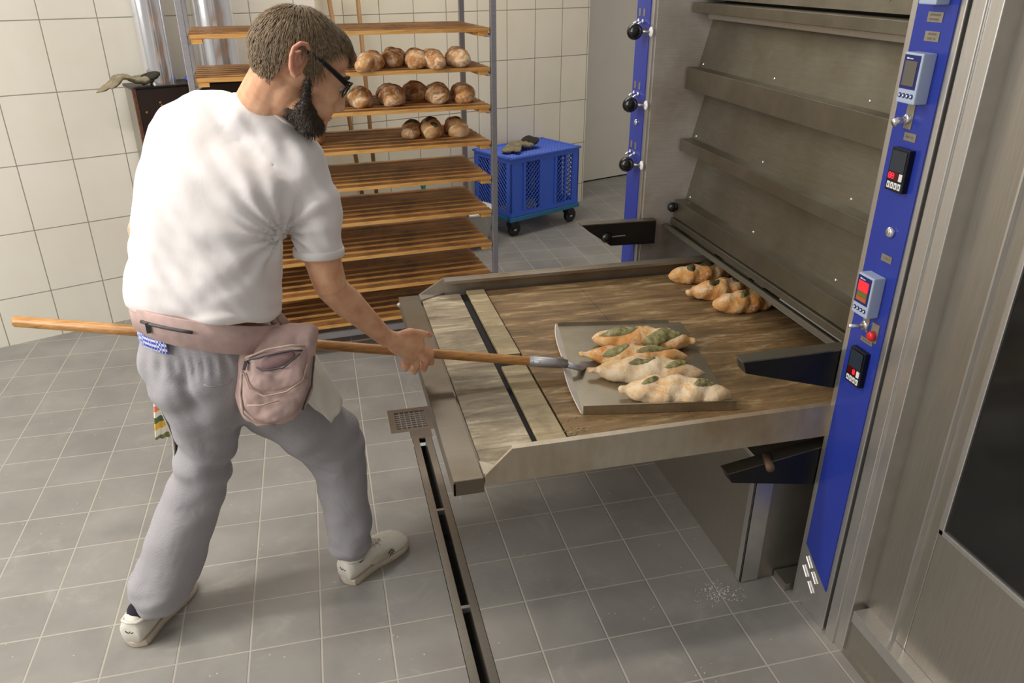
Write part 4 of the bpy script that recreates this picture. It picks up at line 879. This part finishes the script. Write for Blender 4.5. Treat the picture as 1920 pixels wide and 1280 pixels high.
ncp = [Vector(p) for p in ((1.1515, -0.5000, 1.4912), (1.1874, -0.5550, 1.4951), (1.2320, -0.5850, 1.4735), (1.2667, -0.5900, 1.4384), (1.2800, -0.5700, 1.4168))]
ncp = snap(ncp, gs, .002)
obj('collar', tube(ncp, [.003, .005, .0055, .005, .003], 10, True, [.006]*5), 'shirt', shirt, True)
cuf = Vector((1.3133, -0.5820, 1.0996)); ax = (cuf-Vector((1.3162, -0.5780, 1.1643))).normalized()
obj('sleeve_hem', tube([cuf-ax*.018, cuf-ax*.016, cuf+ax*.002, cuf+ax*.003], [0.0633, 0.0653, 0.0653, 0.0619], 32), 'shirt', shirt, True)
# --- trousers
BC = (1.0119, -0.5750, 0.9437)
pel = loft([((1.0101, -0.5700, 0.9357), 0.1669, .120), ((0.9966, -0.5750, 0.8650), 0.1670, .128), ((0.9847, -0.5800, 0.8053), 0.1633, .135), ((0.9856, -0.5750, 0.7291), 0.1308, .125), ((0.9861, -0.5600, 0.6529), 0.0889, .10)])
def leg(spec): return join(*[cone(Vector(spec[i][0]), Vector(spec[i+1][0]), spec[i][1], spec[i+1][1], 22) for i in range(len(spec)-1)])
lleg = leg([((0.9505, -0.6000, 0.7959), 0.1157), ((0.9657, -0.5900, 0.6901), 0.0986), ((0.9551, -0.5700, 0.5764), 0.0838), ((0.9217, -0.5650, 0.4704), 0.0777), ((0.8747, -0.5750, 0.3641), 0.0833), ((0.8262, -0.6000, 0.2674), 0.0898), ((0.7849, -0.6200, 0.1837), 0.0902), ((0.7654, -0.6350, 0.1447), 0.0889)])
rleg = leg([((1.0967, -0.5700, 0.7699), 0.1254), ((1.1847, -0.5200, 0.6245), 0.1143), ((1.2672, -0.4800, 0.4910), 0.1037), ((1.2983, -0.4750, 0.4152), 0.0874), ((1.3070, -0.4900, 0.3241), 0.0784), ((1.3062, -0.5150, 0.2399), 0.0739), ((1.3081, -0.5400, 0.1645), 0.0725), ((1.3082, -0.5550, 0.1191), 0.0609)])
cfl = tube([(0.7716, -0.6320, 0.1650), (0.7424, -0.6500, 0.1025)], [0.0889, 0.0811], 28, True, [.062, .060]); cfr = tube([(1.3104, -0.5420, 0.1551), (1.3107, -0.5650, 0.0968)], [0.0710, 0.0676], 28, True, [.056, .054])
gp = remesh(join(pel, lleg, rleg, cfl, cfr), .0075, 6, .5)
CRE = [Vector(p) for p in ((0.9440, -0.7000, 0.9232), (0.9458, -0.7100, 0.8837), (0.9515, -0.7100, 0.8380), (0.9654, -0.7000, 0.7846), (0.9932, -0.6800, 0.7298), (1.0297, -0.6500, 0.6709))]
def dseg(p):
    return min((p-(a+(b-a)*max(0, min(1, (p-a).dot(b-a)/(b-a).length_squared)))).length for a, b in zip(CRE, CRE[1:]))
KL, KR = Vector((0.9412, -0.5700, 0.5341)), Vector((1.2892, -0.4800, 0.4394)); AL, AR = Vector((0.7287, -0.6400, 0.0921)), Vector((1.3084, -0.5600, 0.1060)); SEAT = Vector((1.0034, -0.6900, 0.8437))
def pf(p, n):
    k = .011*math.exp(-((p-KL).length/.10)**2)*sin((p.z*1.0+p.x*.7)*62+3*noise.noise(p*6))+.012*math.exp(-((p-KR).length/.08)**2)*sin((p.z+p.x*.6)*75+3*noise.noise(p*6))
    an = .012*(math.exp(-((p-AL).length/.10)**2)+math.exp(-((p-AR).length/.09)**2))*noise.noise(Vector((p.x*14, p.y*14, p.z*34)))*1.6
    wst = .003*math.exp(-((p.z-BC[2]+.075)/.03)**2)*sin(p.x*230+4*noise.noise(p*10))
    d_ = dseg(p); cr = -.016*math.exp(-(d_/.013)**2)+.004*math.exp(-(d_/.05)**2)
    return k+an+wst+cr+.009*noise.noise(Vector(((p.x+.5*p.z)*7, p.y*7, (p.z-.4*p.x)*15)))+.006*noise.noise(Vector((p.x*16, p.y*16, p.z*5)))
gp = displace(gp, pf); tr = obj('trousers', gp, 'pants', man, True)
obj('back_pocket_seam', tube(snap([(0.9978, -0.7220, 0.8277), (1.0162, -0.7220, 0.8237), (1.0349, -0.7220, 0.8213), (1.0538, -0.7200, 0.8208), (1.0738, -0.7200, 0.8258)], gp), .0018, 6), 'pants', tr, True)
# --- waist band of the bag, boxer edge
def band(cp, a, b, z0f, z1f, th, U=Vector((.97, -.25, 0)), n=64, t0=0, t1=2*pi):
    c = Vector(cp); u = U.normalized(); v = Vector((-u.y, u.x, 0)); V, Fc = [], []; closed = abs(t1-t0-2*pi) < .01; m = n if closed else n+1
    for k in range(m):
        t = t0+(t1-t0)*k/n; e = u*cos(t)*a+v*sin(t)*b; e2_ = u*cos(t)*(a+th)+v*sin(t)*(b+th); zz0, zz1 = z0f(t), z1f(t); w_ = .0025*sin(t*23)
        for pp, z in ((e, zz0), (e2_*(1+w_), zz0+.002), (e2_*(1-w_), zz1-.002), (e, zz1)): V.append(tuple(Vector((c.x+pp.x, c.y+pp.y, c.z+z))))
    for k in range(m if closed else m-1):
        for j in range(4): a_, b_ = k*4+j, k*4+(j+1) % 4; a2, b2 = ((k+1) % m)*4+j, ((k+1) % m)*4+(j+1) % 4; Fc.append((a_, b_, b2, a2))
    if not closed: Fc += [(3, 2, 1, 0), tuple((m-1)*4+j for j in range(4))]
    return V, Fc
bag = thing('waist_bag', 'faded pink canvas waist bag with grey zips strapped around the man\'s hips', 'bag', BC)
dz = lambda t: -.034*cos(t)-.012-.042*sin(t)
obj('boxer_edge', band(BC, 0.1738, .137, lambda t: dz(t)-.078, lambda t: dz(t)-.03, .002, t0=pi*1.04, t1=pi*1.40), 'check', man, True, label='blue checked edge of underwear')
gbelt = band(BC, 0.1781, .140, lambda t: dz(t)-.030-.018*max(0, -sin(t-.5)), lambda t: dz(t)+.034, .005)
obj('belt', band(BC, 0.1781, .140, lambda t: dz(t)-.030-.018*max(0, -sin(t-.5)), lambda t: dz(t)+.034, .005), 'pink', bag, True)
zc_ = [Vector(BC)+Vector((.97, -.25, 0)).normalized()*cos(t_)*0.1879+Vector((.25, .97, 0)).normalized()*sin(t_)*.147+Vector((0, 0, dz(t_)+.004)) for t_ in [pi*(1.3+.04*k) for k in range(7)]]
obj('belt_zip', tube(zc_, .0045, 8), 'zip', bag, True); obj('zip_pull', obox(zc_[1]+Vector((0, -.004, -.010)), (.005, .003, .014), RZ(.1), .001), 'zip', bag)
BG = Vector((1.1611, -0.7000, 0.8226)); bgx = Vector((.93, -.15, -.32)).normalized(); bgn = Vector((.28, -.93, .16)); bgn = (bgn-bgx*bgn.dot(bgx)).normalized(); bgz = bgn.cross(bgx)*1; bgz = bgz if bgz.z > 0 else -bgz
BR = Matrix((bgx, bgn, bgz)).transposed()
def BP_(x, nrm, z): return BG+bgx*x*1.12+bgn*nrm+bgz*z*1.1
# outline of the bag in its own plane (m): wide rounded pouch hanging from the belt
def pouch(outline, n0, n1, bulge, steps=9, puff=.8):
    cx = sum(p[0] for p in outline)/len(outline); cz = sum(p[1] for p in outline)/len(outline); m = len(outline); V, Fc = [], []
    prof = [(0, 1.0), (.35, 1.02), (.7, .97), (.92, .86), (1.0, .62), (1.03, .3)]
    for (h, s) in prof:
        for (x, z) in outline:
            xx, zz = cx+(x-cx)*s, cz+(z-cz)*s; V.append(tuple(BP_(xx, n0+(n1-n0)*h+bulge*(h**2)*max(0, 1-((zz-cz)/.11)**2)*0.5, zz)))
    V.append(tuple(BP_(cx, n1+bulge*.55, cz)))
    for i in range(len(prof)-1):
        for k in range(m): a, b = i*m+k, i*m+(k+1) % m; Fc.append((a, b, b+m, a+m))
    k0 = (len(prof)-1)*m
    for k in range(m): Fc.append((k0+k, k0+(k+1) % m, len(V)-1))
    Fc.append(tuple(range(m-1, -1, -1))); return V, Fc
def smooth_outline(pts, n=5):
    out = []; m = len(pts)
    for i in range(m):
        p0, p1, p2, p3 = pts[i-1], pts[i], pts[(i+1) % m], pts[(i+2) % m]
        for k in range(n):
            t = k/n; out.append(tuple(.5*((2*p1[j])+(-p0[j]+p2[j])*t+(2*p0[j]-5*p1[j]+4*p2[j]-p3[j])*t*t+(-p0[j]+3*p1[j]-3*p2[j]+p3[j])*t**3) for j in (0, 1)))
    return out
def cloth(p, n): return .0062*noise.noise(Vector((p.x*26, p.y*20, p.z*14)))+.002*noise.noise(p*70)
ol = smooth_outline([(-.088, .072), (.0, .118), (.068, .135), (.082, .06), (.098, -.02), (.078, -.085), (.03, -.118), (-.03, -.122), (-.068, -.075), (-.086, .0)])
g = displace(remesh(pouch(ol, -.055, .012, .018), .006, 3), cloth); bo = obj('pouch', g, 'pink', bag, True)
ol2 = smooth_outline([(-.062, .0), (-.02, -.012), (.05, .018), (.086, .012), (.078, -.06), (.05, -.095), (.0, -.112), (-.038, -.095), (-.056, -.05)])
g = displace(remesh(pouch(ol2, .0, .034, .018), .006, 3), cloth); obj('front_pocket', g, 'pink', bag, True)
ol3 = smooth_outline([(-.058, .030), (-.03, .055), (.045, .088), (.066, .070), (.074, .02), (.05, -.012), (.0, -.034), (-.035, -.030), (-.056, .0)])
g = displace(remesh(pouch(ol3, .015, .047, .012), .005, 3), cloth); obj('flap', g, 'pink', bag, True)
def bl(pts, r, mat, nm, lift=0): return obj(nm, tube([BP_(x, n_+lift, z) for x, n_, z in pts], r, 8), mat, bag, True)
bl([(-.060, .045, .034), (-.02, .053, .066), (.03, .054, .090), (.058, .046, .094)], .0032, 'pink_d', 'piping')
bl([(-.055, .044, .028), (-.02, .058, .052), (.03, .058, .078), (.056, .05, .084)], .0024, 'zip', 'zip')
bl([(-.055, .044, .026), (-.015, .060, .018), (.025, .062, .036), (.052, .054, .076)], .0024, 'zip', 'zip')
obj('zip_opening', ell(BP_(.008, .050, .048), (.046, .010, .020), BR @ Matrix.Rotation(-.62, 3, 'Y')), 'pink_in', bag, True, label='dark open mouth of the zipped pocket')
bl([(-.056, .044, .0), (-.035, .052, -.032), (.0, .058, -.040), (.045, .054, -.018), (.072, .044, .014), (.074, .04, .055)], .0026, 'pink_d', 'piping')
bl([(-.060, .030, .0), (-.052, .036, -.05), (-.034, .040, -.095), (.0, .036, -.114), (.04, .034, -.104)], .0028, 'pink_d', 'piping')
bl([(-.030, .054, -.070), (.0, .062, -.060), (.035, .060, -.040)], .0022, 'pink_d', 'piping')
bl([(.082, .0, .07), (.094, .006, .0), (.088, .008, -.06)], .0024, 'zip', 'zip')
obj('zip_pull', obox(BP_(-.056, .052, .018), (.004, .003, .012), BR, .001), 'zip', bag)
obj('buckle_strap', tube([(1.1863, -0.6000, 0.9590), (1.2064, -0.5850, 0.9150), (1.2280, -0.5700, 0.8647)], [.011, .012, .010], 10, True, [.004]*3), 'pink_d', bag, True)
# --- apron and towel
def sheet(rows, th, mat, name, parent, wob=.003, **k):
    """grid of points given a real thickness"""
    P = [[Vector(p) for p in r] for r in rows]; R2 = []
    def ip(L_, t):
        x = t*(len(L_)-1); i = min(int(x), len(L_)-2); f = x-i; return L_[i]*(1-f)+L_[i+1]*f
    n, m = 16, 12; G_ = [[ip([ip(r, b/m) for r in P], a/n) for b in range(m+1)] for a in range(n+1)]
    for a in range(n+1):
        for b in range(m+1): G_[a][b] = G_[a][b]+Vector((0, 1, 0))*wob*sin(b*1.3+a*.2)
    V = [tuple(p) for r in G_ for p in r]; W1 = m+1; Fc = [(a*W1+b, a*W1+b+1, (a+1)*W1+b+1, (a+1)*W1+b) for a in range(n) for b in range(m)]
    g = (V, Fc); N_ = normals(g); nv = len(V); V2 = V+[tuple(Vector(v)+nn*th) for v, nn in zip(V, N_)]; F2 = Fc+[tuple(j+nv for j in reversed(q)) for q in Fc]
    edge = [(b, b+1) for b in range(m)]+[(n*W1+b+1, n*W1+b) for b in range(m)]+[((a+1)*W1, a*W1) for a in range(n)]+[(a*W1+m, (a+1)*W1+m) for a in range(n)]
    F2 += [(p, q, q+nv, p+nv) for p, q in edge]; return obj(name, (V2, F2), mat, parent, True, **k)
sheet([[(1.2209, -0.6000, 0.8856), (1.2507, -0.5800, 0.8539), (1.2688, -0.5400, 0.8067)], [(1.2262, -0.6350, 0.7870), (1.2694, -0.6200, 0.7705), (1.3070, -0.5600, 0.7278)], [(1.2331, -0.6500, 0.7253), (1.2735, -0.6400, 0.6772), (1.3341, -0.5750, 0.6596)], [(1.2417, -0.6500, 0.7008), (1.2972, -0.6400, 0.6257), (1.3248, -0.6000, 0.6366)]], .003, 'apron', 'apron', man)
sheet([[(0.8543, -0.6000, 0.9506), (0.8325, -0.4800, 0.8871), (0.8585, -0.4200, 0.8572)], [(0.8394, -0.6000, 0.8336), (0.8363, -0.5000, 0.7832), (0.8514, -0.4200, 0.7407)], [(0.8583, -0.6000, 0.7109), (0.8574, -0.5200, 0.6566), (0.8653, -0.4200, 0.6158)], [(0.8700, -0.5850, 0.6076), (0.8700, -0.5300, 0.5697), (0.8776, -0.4200, 0.5409)], [(0.8573, -0.5700, 0.5154), (0.8671, -0.5300, 0.5199), (0.8801, -0.4400, 0.5157)]], .003, 'apron', 'apron', man)
tw = sheet([[(0.8376, -0.5300, 0.7722), (0.8549, -0.5000, 0.7577)], [(0.8315, -0.5300, 0.7251), (0.8591, -0.5000, 0.7050)], [(0.8203, -0.5300, 0.6505), (0.8537, -0.5000, 0.6281)], [(0.8105, -0.5300, 0.5753), (0.8447, -0.5000, 0.5621)]], .006, 'towel', 'towel', None, .004, label='striped kitchen towel hanging from the man\'s left hip', cat='towel')
# --- socks and shoes
def shoe(heel, toe, sock_top):
    h, t_ = Vector(heel), Vector(toe); h.z = t_.z = 0; L = (t_-h).length; K = 1.13; x = (t_-h).normalized(); y = Vector((-x.y, x.x, 0))
    def Q(a, b, c): return h+x*a*L+y*b*K+Vector((0, 0, c*K))
    st = [(0, .024, .018, .060), (.02, .031, .015, .082), (.10, .036, .012, .090), (.22, .037, .012, .084), (.34, .036, .012, .082), (.46, .040, .012, .074), (.58, .046, .012, .066), (.70, .050, .012, .056), (.82, .049, .013, .047), (.92, .041, .014, .040), (.98, .026, .016, .032), (1.0, .012, .02, .026)]
    V, Fc = [], []; n = 24
    for (a, w_, z0, z1) in st:
        for k in range(n):
            th = 2*pi*k/n; cy, sz = cos(th), sin(th); yy = math.copysign(abs(cy)**.8, cy)*w_*(1 if sz < 0 else 1-.25*sz); V.append(tuple(Q(a, yy+.006*sin(pi*a), (z0+z1)/2+(z1-z0)/2*math.copysign(abs(sz)**.8, sz))))
    for i in range(len(st)-1):
        for k in range(n): p, q = i*n+k, i*n+(k+1) % n; Fc.append((p, q, q+n, p+n))
    Fc += [tuple(range(n-1, -1, -1)), tuple((len(st)-1)*n+k for k in range(n))]
    s = obj('shoe', (V, Fc), 'shoe', man, True)
    V, Fc = [], []; rows = [(0, .94), (.003, 1.0), (.018, 1.03), (.022, .98)]
    ol_ = []
    for k in range(40):
        th = 2*pi*k/40; a = .5-.5*cos(th); w_ = .0; 
        for i in range(len(st)-1):
            if st[i][0] <= a <= st[i+1][0]+1e-6: f = (a-st[i][0])/(st[i+1][0]-st[i][0]); w_ = st[i][1]*(1-f)+st[i+1][1]*f
        ol_.append((a, w_*math.copysign(min(1, abs(sin(th))*2.2), sin(th))+.006*sin(pi*a)))
    for z, s_ in rows:
        for a, b in ol_: V.append(tuple(Q(.5+(a-.5)*(1+(s_-1)*.5), b*s_, z)))
    for i in range(3):
        for k in range(40): p, q = i*40+k, i*40+(k+1) % 40; Fc.append((p, q, q+40, p+40))
    Fc += [tuple(range(39, -1, -1)), tuple(120+k for k in range(40))]; obj('sole', (V, Fc), 'sole', s, 'auto')
    obj('sock', cone(Q(.20, .0, .078), sock_top, .034, .036, 20), 'sock', man, True)
    obj('ankle_collar', tube([Q(.035, .020, .080), Q(.015, 0, .082), Q(.035, -.020, .080), Q(.14, -.030, .076), Q(.26, -.030, .076), Q(.34, -.02, .078), Q(.36, 0, .082), Q(.34, .02, .078), Q(.2, .030, .074), Q(.035, .020, .080)], .0045, 8), 'shoe', s, True)
    obj('tongue', ell(Q(.44, .003, .076), (.045, .018, .006), Matrix((x, y, (0, 0, 1))).transposed() @ RYm(.28)), 'suede', s, True)
    for k in range(5):
        a = .40+.065*k; zz = .089-.0075*k; obj('lace', tube([Q(a, -.020, zz-.010), Q(a+.015, 0, zz+.001), Q(a, .024, zz-.009)], .0018, 6), 'shoe', s, True)
    obj('side_patch', ell(Q(.50, -.034, .036), (.05, .010, .018), Matrix((x, y, (0, 0, 1))).transposed() @ RZ(-.12)), 'suede', s, True)
    m_ = [Q(.56, -.0445, .040), Q(.60, -.0475, .052), Q(.64, -.0505, .040), Q(.60, -.0505, .034)]
    obj('side_mark', join(tube([m_[0], m_[1]], .0014, 6), tube([m_[1], m_[2]], .0014, 6), tube([Q(.575, -.047, .034), Q(.605, -.0495, .044), Q(.62, -.051, .034)], .0012, 6)), 'iron', s)
    obj('heel_mark', join(tube([Q(-.003, .010, .055), Q(-.004, .002, .050), Q(-.003, -.004, .056)], .0012, 6), tube([Q(-.003, -.006, .051), Q(-.001, -.013, .056)], .0012, 6)), 'iron', s)
    return s
shoe((0.6720, -0.7097, 0.0000), (0.7971, -0.4638, 0.0000), Vector(LL[2]))
shoe((1.2772, -0.5913, 0.0000), (1.4849, -0.4257, 0.0000), Vector(RL[2]))
